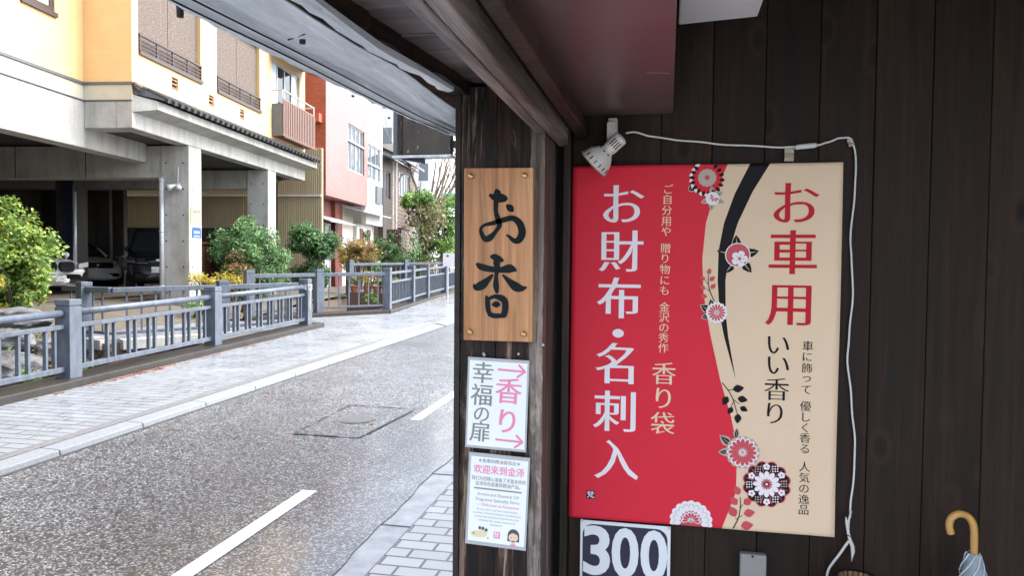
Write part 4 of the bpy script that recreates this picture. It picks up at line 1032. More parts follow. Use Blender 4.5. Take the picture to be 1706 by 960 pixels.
q = L(); q.tube([(.28,19.6,.4),(.28,19.6,6.6)], .05, 8); q.tube([(.3,19.3,6.62),(.3,24.6,6.62)], .06, 8); q.build('gutter', br, M_STEEL)
q = L(); q.box((.16,20.2,3.2),(.5,22.0,3.28)); q.build('canopy', br, M_DKMETAL)
# pale blocks that close the view up the street
for (px0, px1, Y, zt, m, lab) in ((600,720,58,17,M_WHITEWALL,'tall pale apartment block far behind the roofs'),(705,800,66,12,M_CREAMWALL,'cream coloured block closing the view at the end of the street')):
    a = on_y(px0, 430, Y); b = on_y(px1, 430, Y)
    t = thing('distant_block', lab, 'building', (a.x, Y, .9))
    q = MB(); q.box((a.x,Y,.5),(b.x,Y+8,zt)); q.build('wall', t, m)
    for k in range(int((zt-2)/3)):
        for j in range(4):
            x = a.x+(b.x-a.x)*(j+.25)/4; MB().box((x,Y-.03,2.2+3*k),(x+(b.x-a.x)/8,Y-.005,3.6+3*k)).build('window', t, M_GLASS)
# street sign, white board and lattice box far up the street
a = on_y(735, 322, 33); b = on_y(757, 346, 33)
t = thing('hanging_sign', 'green edged sign with orange letters far up the street', 'sign', (a.x, 33, a.z))
q = MB(); q.box((a.x,33,b.z),(b.x+.6,33.1,a.z)); q.build('panel', t, M_SIGNGREEN)
q = MB(); q.box((a.x+.03,32.97,b.z+.2),(b.x+.6,32.995,a.z-.14)); q.build('face', t, B_YEL)
q = MB(); q.mat(M_SIGNORANGE); pl = lambda x, z: (x, 32.96, z)
for k in range(5): put_char(q, 'マスママ一'[k], pl, a.x+.14+.15*k, (a.z+b.z)/2+.02, .19, .012, .012)
q.build('lettering', t)
q = MB(); q.tube([(b.x+.5,33.05,.6),(b.x+.5,33.05,a.z)], .06, 8); q.build('post', t, M_STEEL)
a = on_y(738, 422, 22.4); b = on_y(752, 444, 22.4)
t = thing('notice_board', 'white notice board with a small dark mark behind the far fence', 'sign', (a.x,22.4,.4))
q = MB(); q.box((a.x,22.4,b.z),(b.x+.15,22.44,a.z)); q.build('panel', t, P_WHITE)
q = MB(); q.box((a.x+.12,22.38,a.z-.1),(a.x+.19,22.395,a.z-.06)); q.build('mark', t, P_BLACK)
q = MB(); q.tube([((a.x+b.x)/2,22.45,.35),((a.x+b.x)/2,22.45,b.z)], .03, 8); q.build('post', t, M_STEEL)
a = on_y(645, 383, 29); b = on_y(669, 426, 29)
t = thing('lattice_screen', 'dark lattice screen box in front of the brown boarded house', 'screen', (a.x,29,.5))
q = MB(); q.box((a.x,29,.5),(b.x,29.4,a.z)); q.build('box', t, M_DKMETAL)
q = MB()
for k in range(8): q.box((a.x+(b.x-a.x)*k/7-.012,28.96,.6),(a.x+(b.x-a.x)*k/7+.012,28.99,a.z))
for k in range(10): q.box((a.x,28.965,.6+(a.z-.6)*k/9),(b.x,28.985,.62+(a.z-.6)*k/9))
q.build('lattice', t, M_BALCONY)
# ================================================================== CARS AND BICYCLES ON THE DECK
def loft(mb, rings):
    n = len(rings[0]); vs = [p for r in rings for p in r]; fs = []
    for i in range(len(rings)-1):
        for k in range(n): fs.append((i*n+k, i*n+(k+1)%n, (i+1)*n+(k+1)%n, (i+1)*n+k))
    fs.append(tuple(range(n-1,-1,-1))); fs.append(tuple((len(rings)-1)*n+k for k in range(n)))
    mb.add(vs, fs)
def body_ring(x, w, zb, zs, zt, bow=0.0):
    h = [(0,zb),(w*.55,zb),(w*.92,zb+.03),(w,zb+.16),(w*1.0,(zb+zs)/2+.05),(w*.965,zs),(w*.80,zs+(zt-zs)*.62),(w*.42,zt-.01),(0,zt)]
    pts = h + [(-y,z) for y,z in reversed(h[1:-1])]
    return [(x-bow*(y/w)**2, y, z) for y, z in pts]
def car(label, loc, ang, paint, stations, cabin, plate, plate_y=0.0, face='sedan', group='cars parked on the deck under the yellow house'):
    t = thing('parked_car', label, 'car', loc, ang, group)
    X = Matrix.Translation(Vector(loc)) @ Matrix.Rotation(ang, 4, 'Z')
    def K(): return MB(X)
    m = K(); loft(m, [body_ring(*s) for s in stations]); m.build('body', t, paint, smooth=True, subsurf=2)
    x0, x1, x2, x3, wb, wt, zb, zt = cabin
    m = K(); R_ = []
    for x, w, z in ((x0,wb,zb),(x1,wt,zt-.03),((x1+x2)/2,wt*1.01,zt),(x2,wt,zt-.03),(x3,wb*.95,zb)):
        R_.append([(x,-w*1.02,zb-.02),(x,w*1.02,zb-.02),(x,w,max(z,zb+.005)),(x,-w,max(z,zb+.005))])
    vs = [(x0,-wb,zb),(x0,wb,zb),(x1,wt,zt),(x1,-wt,zt),(x2,wt,zt),(x2,-wt,zt),(x3,wb*.95,zb),(x3,-wb*.95,zb),(x0,-wb,zb-.06),(x0,wb,zb-.06),(x3,wb*.95,zb-.06),(x3,-wb*.95,zb-.06)]
    m = K(); m.add(vs, [(0,1,2,3),(3,2,4,5),(5,4,6,7),(1,6,4,2),(0,3,5,7),(8,0,7,11),(1,9,10,6)]); m.build('window', t, M_GLASS_DK)
    m = K(); m.add([(x1+.06,-wt-.012,zt-.02),(x1+.06,wt+.012,zt-.02),(x1,wt,zt+.02),(x1,-wt,zt+.02),(x2-.06,wt+.012,zt-.02),(x2-.06,-wt-.012,zt-.02),(x2,wt,zt+.02),(x2,-wt,zt+.02),((x1+x2)/2,wt*.8,zt+.045),((x1+x2)/2,-wt*.8,zt+.045)],
        [(0,1,2,3),(1,4,6,2),(4,5,7,6),(5,0,3,7),(3,2,8,9),(9,8,6,7),(2,6,8),(3,9,7)])
    for s in (-1,1): m.bar((x0+.02,s*(wb+.0),zb),(x1,s*(wt+.004),zt), .05, .05); m.bar((x3,s*wb*.95,zb),(x2,s*wt,zt), .07, .05); m.bar(((x1+x2)/2,s*(wb+wt)/2*1.12,zb),((x1+x2)/2,s*(wt+.006),zt), .06, .02)
    m.build('roof', t, paint)
    for x in (stations[0][0]-.82, stations[-1][0]+.8):
        for s in (-1,1):
            w = stations[3][1]; m = K(); m.lathe([(0,.20),(0,.30),(.03,.325),(.17,.325),(.20,.30)], (x,s*(w-.20),.325), (0,s,0), 24); wh_ = m.build('wheel', t, M_RUBBER, smooth=True)
            m = K(); m.lathe([(0,.02),(.006,.20),(.012,.205)], (x,s*(w+.0),.325), (0,s,0), 20); m.build('rim', wh_, M_CHROME)
    xf = stations[0][0]; zf = stations[1]
    def patch(pts, d, mt, name, parent=t):
        """rounded patch on the nose; pts are (y,z), curved back with the bumper"""
        wn = stations[2][1]; f = lambda y: xf + .012 + d - .30*(abs(y)/wn)**2.2
        m = K(); n = len(pts); vs = [(f(y),y,z) for y,z in pts] + [(f(y)-.12,y,z) for y,z in pts]
        m.add(vs, [tuple(range(n))]+[(i,n+i,n+(i+1)%n,(i+1)%n) for i in range(n)]); return m.build(name, parent, mt)
    def rrect(y0, y1, z0, z1, r=.03):
        o = []
        for cy, cz, a in ((y1-r,z1-r,0),(y0+r,z1-r,90),(y0+r,z0+r,180),(y1-r,z0+r,270)):
            for k in range(4): o.append((cy+r*math.cos(R(a+30*k)), cz+r*math.sin(R(a+30*k))))
        return o
    if face == 'kidney':
        for s in (-1,1): patch(rrect(min(s*.04,s*.40), max(s*.04,s*.40), .57,.83,.08), .02, M_BLACK, 'grille')
        patch(rrect(-.60,.60,.28,.51,.09), .03, M_BLACK, 'air_intake')
        for s in (-1,1):
            patch([(s*.60,.34),(s*.80,.36),(s*.80,.54),(s*.70,.56)], .05, M_BLACK, 'side_intake'); patch([(s*.50,.66),(s*.82,.70),(s*.82,.82),(s*.52,.78)], .04, M_LAMPGLASS, 'headlight')
    elif face == 'sedan':
        g_ = patch(rrect(-.42,.42,.60,.76,.06), .02, M_BLACK, 'grille')
        for k in range(4): patch(rrect(-.39,.39,.625+.035*k,.637+.035*k,.005), .03, M_CHROME, 'grille_bar', g_)
        patch(rrect(-.46,.46,.585,.60,.006), .032, M_CHROME, 'grille_trim'); patch(rrect(-.06,.06,.66,.71,.02), .04, M_CHROME, 'emblem')
        patch(rrect(-.62,.62,.32,.43,.04), .025, M_BLACK, 'air_intake'); patch(rrect(-.7,.7,.24,.255,.006), .03, M_CHROME, 'bumper_trim')
        for s in (-1,1): patch([(s*.46,.64),(s*.80,.68),(s*.82,.80),(s*.56,.75)], .03, M_LAMPGLASS, 'headlight')
    else:
        g_ = patch(rrect(-.55,.55,.78,.92,.04), .02, M_BLACK, 'grille'); patch(rrect(-.55,.55,.76,.775,.006), .035, M_CHROME, 'grille_trim')
        patch(rrect(-.05,.05,.82,.88,.02), .04, M_CHROME, 'emblem'); patch(rrect(-.6,.6,.35,.5,.04), .02, M_BLACK, 'air_intake')
        for s in (-1,1): patch([(s*.58,.76),(s*.82,.78),(s*.82,.96),(s*.60,.92)], .03, M_GLASS_DK, 'headlight')
    pz = .41 if face != 'van' else .58
    pl_ = patch([(plate_y-.165,pz-.083),(plate_y+.165,pz-.083),(plate_y+.165,pz+.083),(plate_y-.165,pz+.083)], .06, M_PLATE, 'number_plate')
    m = K(); xx = xf+.075-.30*(abs(plate_y)/stations[2][1])**2.2+.004
    for k, ch in enumerate(plate): put_char(m, ch, lambda a, b: (xx, a, b), plate_y-.115+.055*k, pz-.02, .085, .006, .006, sx=.8)
    put_line(m, '金沢 300', lambda a, b: (xx, a, b), plate_y, pz+.052, .028)
    m.build('lettering', pl_, M_PLATEINK)
    for s in (-1,1):
        m = K(); y = s*(wb+.10); m.lathe([(0,.02),(.02,.06),(.09,.075),(.13,.05)], (x0-.30,y,zb+.06), (1,0,0), 10); m.bar((x0-.26,s*wb*.98,zb+.0),(x0-.26,y,zb+.05), .05, .03); m.build('wing_mirror', t, paint, smooth=True)
    return t
SED = [(2.12,.60,.30,.52,.60,.12),(2.02,.78,.20,.62,.70,.14),(1.75,.85,.18,.74,.82,.10),(1.2,.87,.18,.84,.92,0),(.7,.88,.18,.88,.97,0),(-.9,.88,.18,.90,.99,0),(-1.7,.87,.18,.92,1.02,0),(-2.15,.80,.20,.86,.95,0),(-2.28,.64,.32,.72,.78,0)]
VAN = [(2.10,.66,.30,.74,.84,.10),(2.0,.80,.22,.86,.96,.12),(1.75,.86,.2,.98,1.06,.08),(1.35,.88,.2,1.04,1.12,0),(.9,.88,.2,1.06,1.14,0),(-.9,.88,.2,1.06,1.14,0),(-1.8,.88,.2,1.06,1.14,0),(-2.1,.84,.22,1.0,1.1,0),(-2.2,.7,.34,.9,.98,0)]
def carloc(px, py, z, ang, nose=2.1):
    p = on_z(px, py, z); return (p.x-math.cos(ang)*nose, p.y-math.sin(ang)*nose, z)
a1, a2, a3 = R(-24), R(-27), R(-57)
car('white car with two black grille openings half hidden by the bright left shrub', carloc(97,491,.64,a1), a1, M_CARWHITE, SED, (.78,.05,-1.1,-1.9,.76,.56,.95,1.42), '17-71', 0.0, 'kidney')
car('pearl white saloon with a slatted chrome grille beside the bicycles', carloc(166,479,.68,a2), a2, M_CARWHITE, SED, (.72,-.02,-1.0,-1.8,.76,.58,.95,1.44), '31-18', -.35, 'sedan')
car('black van with a white number plate just left of the concrete column', carloc(264,484,.68,a3), a3, M_CARBLACK, VAN, (1.25,.55,-1.6,-2.05,.80,.68,1.10,1.75), '94-81', .0, 'van')
def bicycle(label, loc, ang):
    t = thing('bicycle', label, 'bicycle', loc, ang, 'bicycles on the parking deck')
    X = Matrix.Translation(Vector(loc)) @ Matrix.Rotation(ang, 4, 'Z') @ Matrix.Rotation(R(6), 4, 'X')
    def K(): return MB(X)
    def ring(c, r, th, n=28):
        m = K(); pts = [(c[0]+r*math.cos(2*math.pi*k/n), 0, c[1]+r*math.sin(2*math.pi*k/n)) for k in range(n+1)]; m.tube(pts, th, 6, caps=False); return m
    for c in ((.52,.33),(-.52,.33)):
        o = ring(c, .325, .018).build('wheel', t, M_RUBBER, smooth=True)
        m = K()
        for k in range(14): m.tube([(c[0],0,c[1]),(c[0]+.30*math.cos(k*.449),0,c[1]+.30*math.sin(k*.449))], .0025, 3)
        m.build('spoke', o, M_CHROME)
        m = K(); pts = [(c[0]+.365*math.cos(R(a)),0,c[1]+.365*math.sin(R(a))) for a in range(20,171,15)]
        for y in (-.02,0,.02): m.tube([(p[0],y,p[2]) for p in pts], .013, 5)
        m.build('mudguard', t, M_CHROME, smooth=True)
    m = K()
    for p, q in (((-.52,0,.33),(-.12,0,.30)),((-.12,0,.30),(-.22,0,.80)),((-.12,0,.30),(.36,0,.62)),((-.2,0,.62),(.36,0,.74)),((.34,0,.86),(.42,0,.62)),((.42,0,.62),(.52,0,.33)),((-.52,0,.33),(-.2,0,.62))): m.tube([p,q], .016, 8)
    m.build('frame', t, M_GREYCAP, smooth=True)
    m = K(); m.tube([(.20,.28,.95),(.30,.24,.98),(.34,.1,.98),(.34,-.1,.98),(.30,-.24,.98),(.20,-.28,.95)], .013, 8); m.tube([(.34,0,.98),(.34,0,.84)], .014, 8); m.build('handlebar', t, M_CHROME, smooth=True)
    m = K(); m.lathe([(0,.02),(.08,.09),(.2,.1),(.28,.07),(.30,.02)], (-.02,0,.83), (-1,0,0), 12); m.build('saddle', t, M_RUBBER, smooth=True)
    m = K()
    for k in range(8): m.bar((.45,-.16+.045*k,.66),(.48,-.17+.048*k,.94), .008, .008)
    for z in (.66,.75,.84,.94): m.tube([(.42,-.17,z),(.66,-.17,z),(.66,.17,z),(.42,.17,z)], .006, 4)
    m.build('basket', t, M_STEEL)
p = on_z(212, 480, .68); bicycle('bicycle with chrome mudguards between the pearl saloon and the black van', (p.x-.3,p.y+.5,.68), R(-55))
p = on_z(232, 477, .68); bicycle('bicycle leaning nearly hidden behind the black van', (p.x-.6,p.y+1.6,.68), R(-65))

# ================================================================== PLANTS
SG = 'clipped shrubs along the canal'
p = on_y(14, 440, 9.6)
L0 = Vector((p.x, p.y, .20))
shrub('shrub', 'bright green shrub with yellowing leaves in front of the white car', L0, 1.5, (.62,.60,.84), 1.30, L_BRIGHT, 11000, .078, 31, SG, k=80, rr=(.13,.27),
      extra=[(L_YELLOW, clumps((L0.x+.2,L0.y-.5,L0.z+.7), (.28,.2,.40), 14, 5, rr=(.08,.16)), 420), (L_DARK, clumps((L0.x,L0.y+.1,L0.z+.55), (.32,.3,.42), 18, 6, rr=(.12,.24)), 1300)], aspect=.55)
q = on_y(418, 425, 18.3); L1 = Vector((q.x, q.y, .42))
shrub('shrub', 'large rounded shrub with a reddish nandina growing in its front', L1, 2.2, (1.0,.85,1.02), 1.18, L_MID, 19000, .088, 41, SG, k=110, rr=(.16,.32),
      extra=[(L_RED, clumps((L1.x+.15,L1.y-.85,L1.z+.85), (.42,.25,.55), 26, 8, rr=(.1,.22)), 1100)])
q = on_y(521, 410, 20.3); L2 = Vector((q.x, q.y, .45))
shrub('shrub', 'dark camellia with two leafy tiers beside the red tiled house', L2, 2.2, (.70,.6,.52), 1.60, L_DARK, 10000, .09, 51, SG, k=60, rr=(.16,.32),
      extra=[(L_DARK, clumps((L2.x-.1,L2.y,L2.z+.62), (.55,.5,.36), 40, 9, rr=(.15,.28)), 6500), (L_MID, clumps((L2.x+.0,L2.y-.2,L2.z+1.75), (.55,.45,.36), 24, 10, rr=(.12,.24)), 2200)])
YG = 'small yellow leaved bushes by the fence'
for px, d, n, sd, lab in ((332,16.3,520,1,'small yellow leaved bush just right of the concrete column'),(372,16.6,420,2,'small yellow leaved bush under the reddish nandina'),(398,16.9,300,3,'sparse yellow leaved bush next to the fence end post')):
    x, y = at_depth(px, d); base = gz(y,.1)
    shrub('bush', lab, Vector((x,y,base)), .8, (.33,.3,.16), .72, L_YELLOW, n, .06, 60+sd, YG, k=16, rr=(.08,.16), stems=4, cat='bush')
x, y = at_depth(322, 15.9); shrub('bush', 'fresh green weed bush at the foot of the concrete column', Vector((x,y,gz(y,.08))), .4, (.28,.25,.13), .25, L_GREEN, 300, .07, 66, None, k=12, rr=(.08,.15), stems=3, cat='bush')
q = on_y(597, 425, 23.4); L3 = Vector((q.x,q.y,.5))
shrub('bush', 'withered yellow and brown rounded bush in front of the cream doorway', L3, 1.9, (.62,.5,.50), 1.30, L_BROWN, 5200, .075, 71, None, k=60, rr=(.14,.26), extra=[(L_YELLOW, clumps((L3.x-.35,L3.y-.25,L3.z+1.2), (.3,.3,.45), 18, 4, rr=(.1,.2)), 1300)], stems=14, cat='bush')
GG = 'garden shrubs up the street'
for px, py, Y, r, n, m, lab, sd in ((522+110,418,26,(.75,.6,.75),1500,L_MID,'mid green garden shrub right of the withered bush',1),(607+10,440,25,(.35,.3,.3),400,L_GREEN,'tiny bright green bush beside the withered bush',2),
        (652,432,28,(.8,.6,.35),800,L_GREEN,'low light green hedge bush before the lattice screen',3),(735,425,27,(.9,.7,.6),900,L_GREEN,'light green bush behind the white notice board',4),(690,436,27,(1.0,.6,.35),800,L_MID,'low dark green bush under the garden tree',5)):
    c = on_y(px, py, Y); shrub('bush', lab, Vector((c.x,Y,gz(Y,.03))), 1, r, max(.3, c.z-gz(Y)), m, int(n*1.8), .12, 80+sd, GG, k=26, rr=(.14,.3), stems=4, cat='bush')
# twiggy bare bush
c = on_y(717, 430, 23.6); t = thing('bare_bush', 'twiggy reddish bare bush behind the curving fence', 'bush', (c.x,23.6,gz(23.6,.03)))
m = MB(); rn = random.Random(4)
for k in range(9):
    limb(m, (c.x+rn.uniform(-.08,.08),23.6,gz(23.6,.02)), (rn.uniform(-.35,.35),rn.uniform(-.3,.3),1), .75, .014, 2, rn, .1, .35)
m.build('stem', t, plain('reddish twig', (.17,.10,.08), .7, .2)); m = MB(); leaves_into(m, clumps((c.x,23.6,gz(23.6)+1.1),(.38,.3,.3),14,3,rr=(.1,.2)), 260, .035, 1.0, seed=4); m.build('foliage', t, L_BROWN)
# small bare sapling in front of the white house
c = on_y(630, 400, 25.5); t = thing('sapling', 'thin bare sapling in front of the white house', 'sapling', (c.x,25.5,gz(25.5,.03)))
m = MB(); rn = random.Random(9)
for s in (-.4,.05,.5): limb(m, (c.x-.3,25.5,gz(25.5,.02)), (s,0,1), 1.6, .022, 2, rn, .1, .4)
m.build('stem', t, M_BARK)
# garden trees
def tree(label, x, Y, h, base_r, crown, seed, name='garden_tree', group=None, leafsize=.16, bark=None, lean=(0,0), twigs=3):
    z = gz(Y,.02); t = thing(name, label, 'tree', (x,Y,z), 0, group); m = MB(); rn = random.Random(seed); tips = []
    top = Vector((x+lean[0],Y+lean[1],z+h*.55)); m.tube([(x,Y,z-.05),(x+lean[0]*.4,Y,z+h*.3),top], [base_r,base_r*.8,base_r*.55], 10)
    for k in range(4): limb(m, top if k < 2 else (x+lean[0]*.4,Y,z+h*.33), (rn.uniform(-1,1),rn.uniform(-1,1),.9), h*.3, base_r*.5, twigs-1, rn, .2, .5, tips)
    m.build('trunk', t, bark or M_BARK, smooth=True)
    m = MB()
    for mt, c, r, n, k in crown:
        m.mat(mt); leaves_into(m, clumps((x+c[0],Y+c[1],z+c[2]), r, k, seed+len(m.v)%97, rr=(.18,.42)), n, leafsize, 1.0, seed=seed+3)
    m.build('crown', t); return t
c = on_y(706, 400, 27)
tree('vine hung garden tree with a green cap of leaves up the street', c.x, 27, 3.9, .16, [(L_GREEN,(-.25,0,3.45),(.78,.6,.22),1300,26),(L_VINE,(.05,-.1,2.8),(.72,.55,.6),900,34),(L_VINE,(.1,-.2,1.8),(.28,.25,.8),380,16)], 5)
c = on_y(733, 400, 29)
tree('leafy green tree behind the vine hung tree', c.x, 29, 4.2, .10, [(L_GREEN,(.3,0,2.6),(.85,.7,1.15),1900,44),(L_MID,(.2,.2,2.1),(.75,.7,1.0),700,22)], 6, lean=(.2,0))
c = on_y(689, 400, 25.5)
tree('slim young tree with sparse leaves standing left of the vine hung tree', c.x, 25.5, 3.2, .05, [(L_MID,(0,0,1.7),(.55,.5,.8),420,18)], 7, leafsize=.10)
# bare pollarded tree against the sky
c = on_y(722, 300, 38); t = thing('bare_tree', 'tall bare tree with pale pruned limbs at the end of the street', 'tree', (c.x,38,gz(38,.02)))
m = MB(); rn = random.Random(12); z = gz(38); m.tube([(c.x-.6,38,z-.1),(c.x-.5,38,z+2.2),(c.x-.3,38,z+3.6)], [.34,.27,.24], 10)
for s, u in ((-.7,.2),(-.45,-.3),(-.2,.2),(0,-.3),(.12,.3),(.3,-.4),(.42,0),(.6,.3),(.8,.1),(1.0,-.2)):
    limb(m, (c.x-.3,38,z+3.3), (s+.25,u,.95), 3.2, .085, 3, rn, .25, .36, kids=(2,3))
m.build('limb', t, M_BARKPALE, smooth=True)
# potted plants behind the footbridge fence
PG = 'potted plants on the far canal bank'
pk = on_y(610, 492, 20.0)
q = MB(); a = on_y(578,470,20.0); b = on_y(668,470,20.6); q.box((a.x,20.0,gz(20,-.9)),(b.x,20.45,gz(20,.30)));
tag(q.build('planter_box', mat=M_PLANTER, origin=(a.x,20.2,gz(20,-.9))), 'long brown trough carrying the potted plants behind the footbridge fence', 'planter')
labs = ['leftmost potted plant with pale blooms on the brown trough','bushy yellow green potted plant on the brown trough','potted plant with reddish leaves beside the bushy yellow green one','grassy potted plant near the right end of the trough','smallest potted plant at the corner post of the fence']
for k, (px, mt, h, n) in enumerate(((590,L_VINE,.28,160),(612,L_YELLOW,.40,330),(628,L_RED,.34,240),(642,L_GREEN,.34,220),(658,L_VINE,.26,140))):
    c = on_y(px, 470, 20.2); base = gz(20,.302); t = thing('potted_plant', labs[k], 'potted plant', (c.x,20.22,base), 0, PG)
    q = MB(); q.lathe([(0,.09),(.16,.125),(.165,.135),(.19,.135),(.185,.11)], (c.x,20.22,base), (0,0,1), 14); q.build('pot', t, M_TERRA, smooth=False)
    q = MB(); q.mat(mt); leaves_into(q, clumps((c.x,20.22,base+.19+h*.55),(.24,.2,h*.5),10,20+k,rr=(.06,.13)), n, .08, 1.0, seed=k); q.build('foliage', t)
# ================================================================== THE SHOP FRONT ON OUR SIDE
YW = 2.05                                        # face of the board wall
FLOOR = ROAD + .012
def dup_loc(o, M): o.matrix_world = M
# board wall
xs0 = on_y(1277, 100, YW).x; sp = (on_y(1655, 100, YW).x - xs0)/4
bw = MB(); x = xs0 - 4*sp
while x < 2.3:
    if x+sp > -.262: bw.box((max(x,-.262)+.0008, YW+.002*rnd.random(), FLOOR-.05),(x+sp-.0008, YW+.02, 2.5))
    x += sp
sw = thing('board_wall', 'dark stained vertical board wall of the shop porch', 'wall', (.5,YW,FLOOR))
bw.build('boards', sw, M_BOARD, bevel=.0013, seg=1)
q = MB(); q.box((-.30,YW+.021,FLOOR-.05),(2.4,YW+.10,2.6)); q.build('backing', sw, M_BLACK)
# knots and random shade per board come from the board material; right end wall, ceiling and upper storey of the shop
q = MB(); q.box((2.3,.6,FLOOR-.05),(2.42,YW,2.6)); tag(q.build('side_wall', mat=M_BOARD, origin=(2.36,0,FLOOR)), 'dark end wall of the porch out of view on the right', 'wall')
q = MB(); y = .6
while y < YW: q.box((-.20,y+.001,2.33),(2.3,min(y+.24,YW)-.002,2.37)); y += .24
tag(q.build('porch_ceiling', mat=M_CEIL, origin=(1,0,2.33)), 'dark boarded ceiling over the porch', 'ceiling', kind='structure')
q = MB(); q.box((-.30,.6,2.375),(2.42,7.5,5.2)); q.box((-.42,YW+.12,FLOOR-.05),(-.30,7.5,5.19)); tag(q.build('shop_building', mat=M_BRWOODWALL, origin=(1,3,FLOOR)), 'dark timber shop that the porch belongs to, hidden behind the post', 'house')

# oxblood panel box under the ceiling
px_l = -.215; tz = on_y(1040, 190, 2.035).z
q = MB(); q.box((-.262,.55,tz),(.008,2.046,tz+.012)); t = thing('overhead_panel', 'smooth dark red lacquered panel fixed overhead against the wall', 'panel', (-.1,1.3,tz))
q.build('panel', t, M_REDPANEL, bevel=.002); q = MB(); q.box((-.25,.55,tz+.013),(.0,2.046,2.329)); q.build('box', t, M_BLACK)
q = MB(); q.tube([(-.05,1.60,tz-.0008),(-.002,1.613,tz-.0008)], .0006, 4); q.build('scratch', t, M_GREYBOX)
# white lamp housing
a = on_y(1130, 42, 1.93); b = on_y(1262, 27, 1.90)
q = MB(); zf = (a.z+b.z)/2; q.add([(a.x,.9,zf),(b.x,.9,zf),(b.x,1.90,zf),(a.x,1.93,zf),(a.x,.9,2.329),(b.x,.9,2.329),(b.x,1.90,2.329),(a.x,1.93,2.329)],[(3,2,1,0),(4,5,6,7),(0,1,5,4),(1,2,6,5),(2,3,7,6),(3,0,4,7)])
tag(q.build('ceiling_light', mat=M_FIXTURE, origin=((a.x+b.x)/2,1.4,zf), bevel=.004), 'plain white unlit lamp housing high on the dark wall', 'ceiling light')

# eave over the street side
ev = thing('eave_canopy', 'low street eave with dented sheet metal edge, rotten rafter and tarred boards', 'eave', (-.5,1.5,1.95))
rr2 = np.random.default_rng(8)
def cam_edge(Y):                                  # ratio of distance sideways to height above the eye, measured along the sagging metal edge
    return float(np.interp(Y, [.5,1.1,1.35,1.55,1.87,2.1,2.22], [1.93,1.90,1.87,1.85,1.79,1.70,1.645]))
nY, prof = 64, [0, .02, .13, .135, .30, .36, .366, .60, .80, 1.0]
m = MB(); vs = []; fs = []
Ys = np.linspace(.45, 2.21, nY)
for i, Y in enumerate(Ys):
    h0 = .385+.006*math.sin(Y*5.1)+.003*math.sin(Y*13)
    xl = -cam_edge(Y)*h0; xr = -float(np.interp(Y,[.45,1.15,1.26,1.45,1.68,1.95,2.2],[1.46,1.448,1.433,1.41,1.395,1.35,1.31]))*.405
    for k, tt in enumerate(prof):
        hh = h0 + [ .010,-.003,.0,.004,.002,.0,.010,.004,.006,.02][k] + .0018*math.sin(Y*7+k*1.9)*math.sin(k*.7) + (.0012 if k in (1,4,8) else .0004)*rr2.normal()
        if Y > 2.12: hh += (Y-2.12)*(.12*math.sin(k*1.3))
        vs.append((xl+(xr-xl)*tt, Y, CAM_H+hh))
n = len(prof)
for i in range(nY-1):
    for k in range(n-1): fs.append((i*n+k, i*n+k+1, (i+1)*n+k+1, (i+1)*n+k))
m.add(vs, fs); o = o_sheet = m.build('sheet_metal', ev, M_EAVEMETAL, smooth=False)
so = o.modifiers.new('thick', 'SOLIDIFY'); so.thickness = .004; so.offset = 1
m = MB()
for (px, py) in ((504,60),(300,14),(625,165),(588,155),(670,182),(648,192),(690,198),(716,205)):
    d = ray(px, py); p = _C + d*(.395/d[2])
    if py > 100: m.lathe([(0,.004),(.004,.003)], (p[0],p[1],p[2]-.005), (0,0,-1), 8)
    else: m.lathe([(-.01,.006),(.007,.0055)], (p[0],p[1],p[2]-.006), (0,0,-1), 10)
p0, p1 = [(_C + ray(*q_)*(.39/ray(*q_)[2])) for q_ in ((480,66),(508,56))]
m.tube([tuple(p0), tuple(p1)], .0016, 5); m.build('nail', o, M_RUBBER)
m = MB(); vs = []; fs = []; n = 4
for i, Y in enumerate(np.linspace(.45,2.24,40)):
    r0, r1 = float(np.interp(Y,[.45,1.3,2.2],[1.52,1.50,1.48])), float(np.interp(Y,[.45,1.3,1.7,2.2],[1.33,1.29,1.19,1.16])); h = .430
    j1, j2 = .006*rr2.normal(), .006*rr2.normal()
    vs += [(-r0*h+j1*.5,Y,CAM_H+h+.004*rr2.normal()),(-r1*h+j2*.5,Y,CAM_H+h+.004*rr2.normal()),(-r1*h,Y,CAM_H+h+.06),(-r0*h,Y,CAM_H+h+.06)]
for i in range(39):
    for k in range(4): fs.append((4*i+k,4*i+(k+1)%4,4*i+4+(k+1)%4,4*i+4+k))
m.add(vs, fs); m.build('rafter', ev, M_ROTTEN)
m = MB(); vs = []; fs = []
for i, Y in enumerate(np.linspace(.45,1.72,40)):
    h = .408; r0, r1 = float(np.interp(Y,[.45,1.15,1.26,1.45,1.55,1.72],[1.43,1.422,1.412,1.37,1.315,1.28])), float(np.interp(Y,[.45,1.15,1.35,1.55,1.72],[1.345,1.345,1.335,1.275,1.245])); e = .006*rr2.normal()*(Y > 1.35)+.0025*rr2.normal()
    vs += [(-r0*h-.002+e,Y,CAM_H+h),(-r1*h,Y,CAM_H+h+.003*math.sin(Y*8)),(-r1*h,Y,CAM_H+h+.012),(-r0*h+e,Y,CAM_H+h+.01)]
for i in range(39):
    for k in range(4): fs.append((4*i+k,4*i+(k+1)%4,4*i+4+(k+1)%4,4*i+4+k))
m.add(vs, fs); m.build('metal_strip', ev, M_EAVEMETAL)
m = MB(); hb = .46; cuts = [.3,.78,1.10,1.45,1.72,1.93,2.26]
for a, b in zip(cuts[:-1], cuts[1:]):
    m.box((-.66,a+.002,CAM_H+hb+.004*rnd.random()),(-.30,b-.002,CAM_H+hb+.02))
m.build('soffit_boards', ev, M_SOFFIT, bevel=.002)
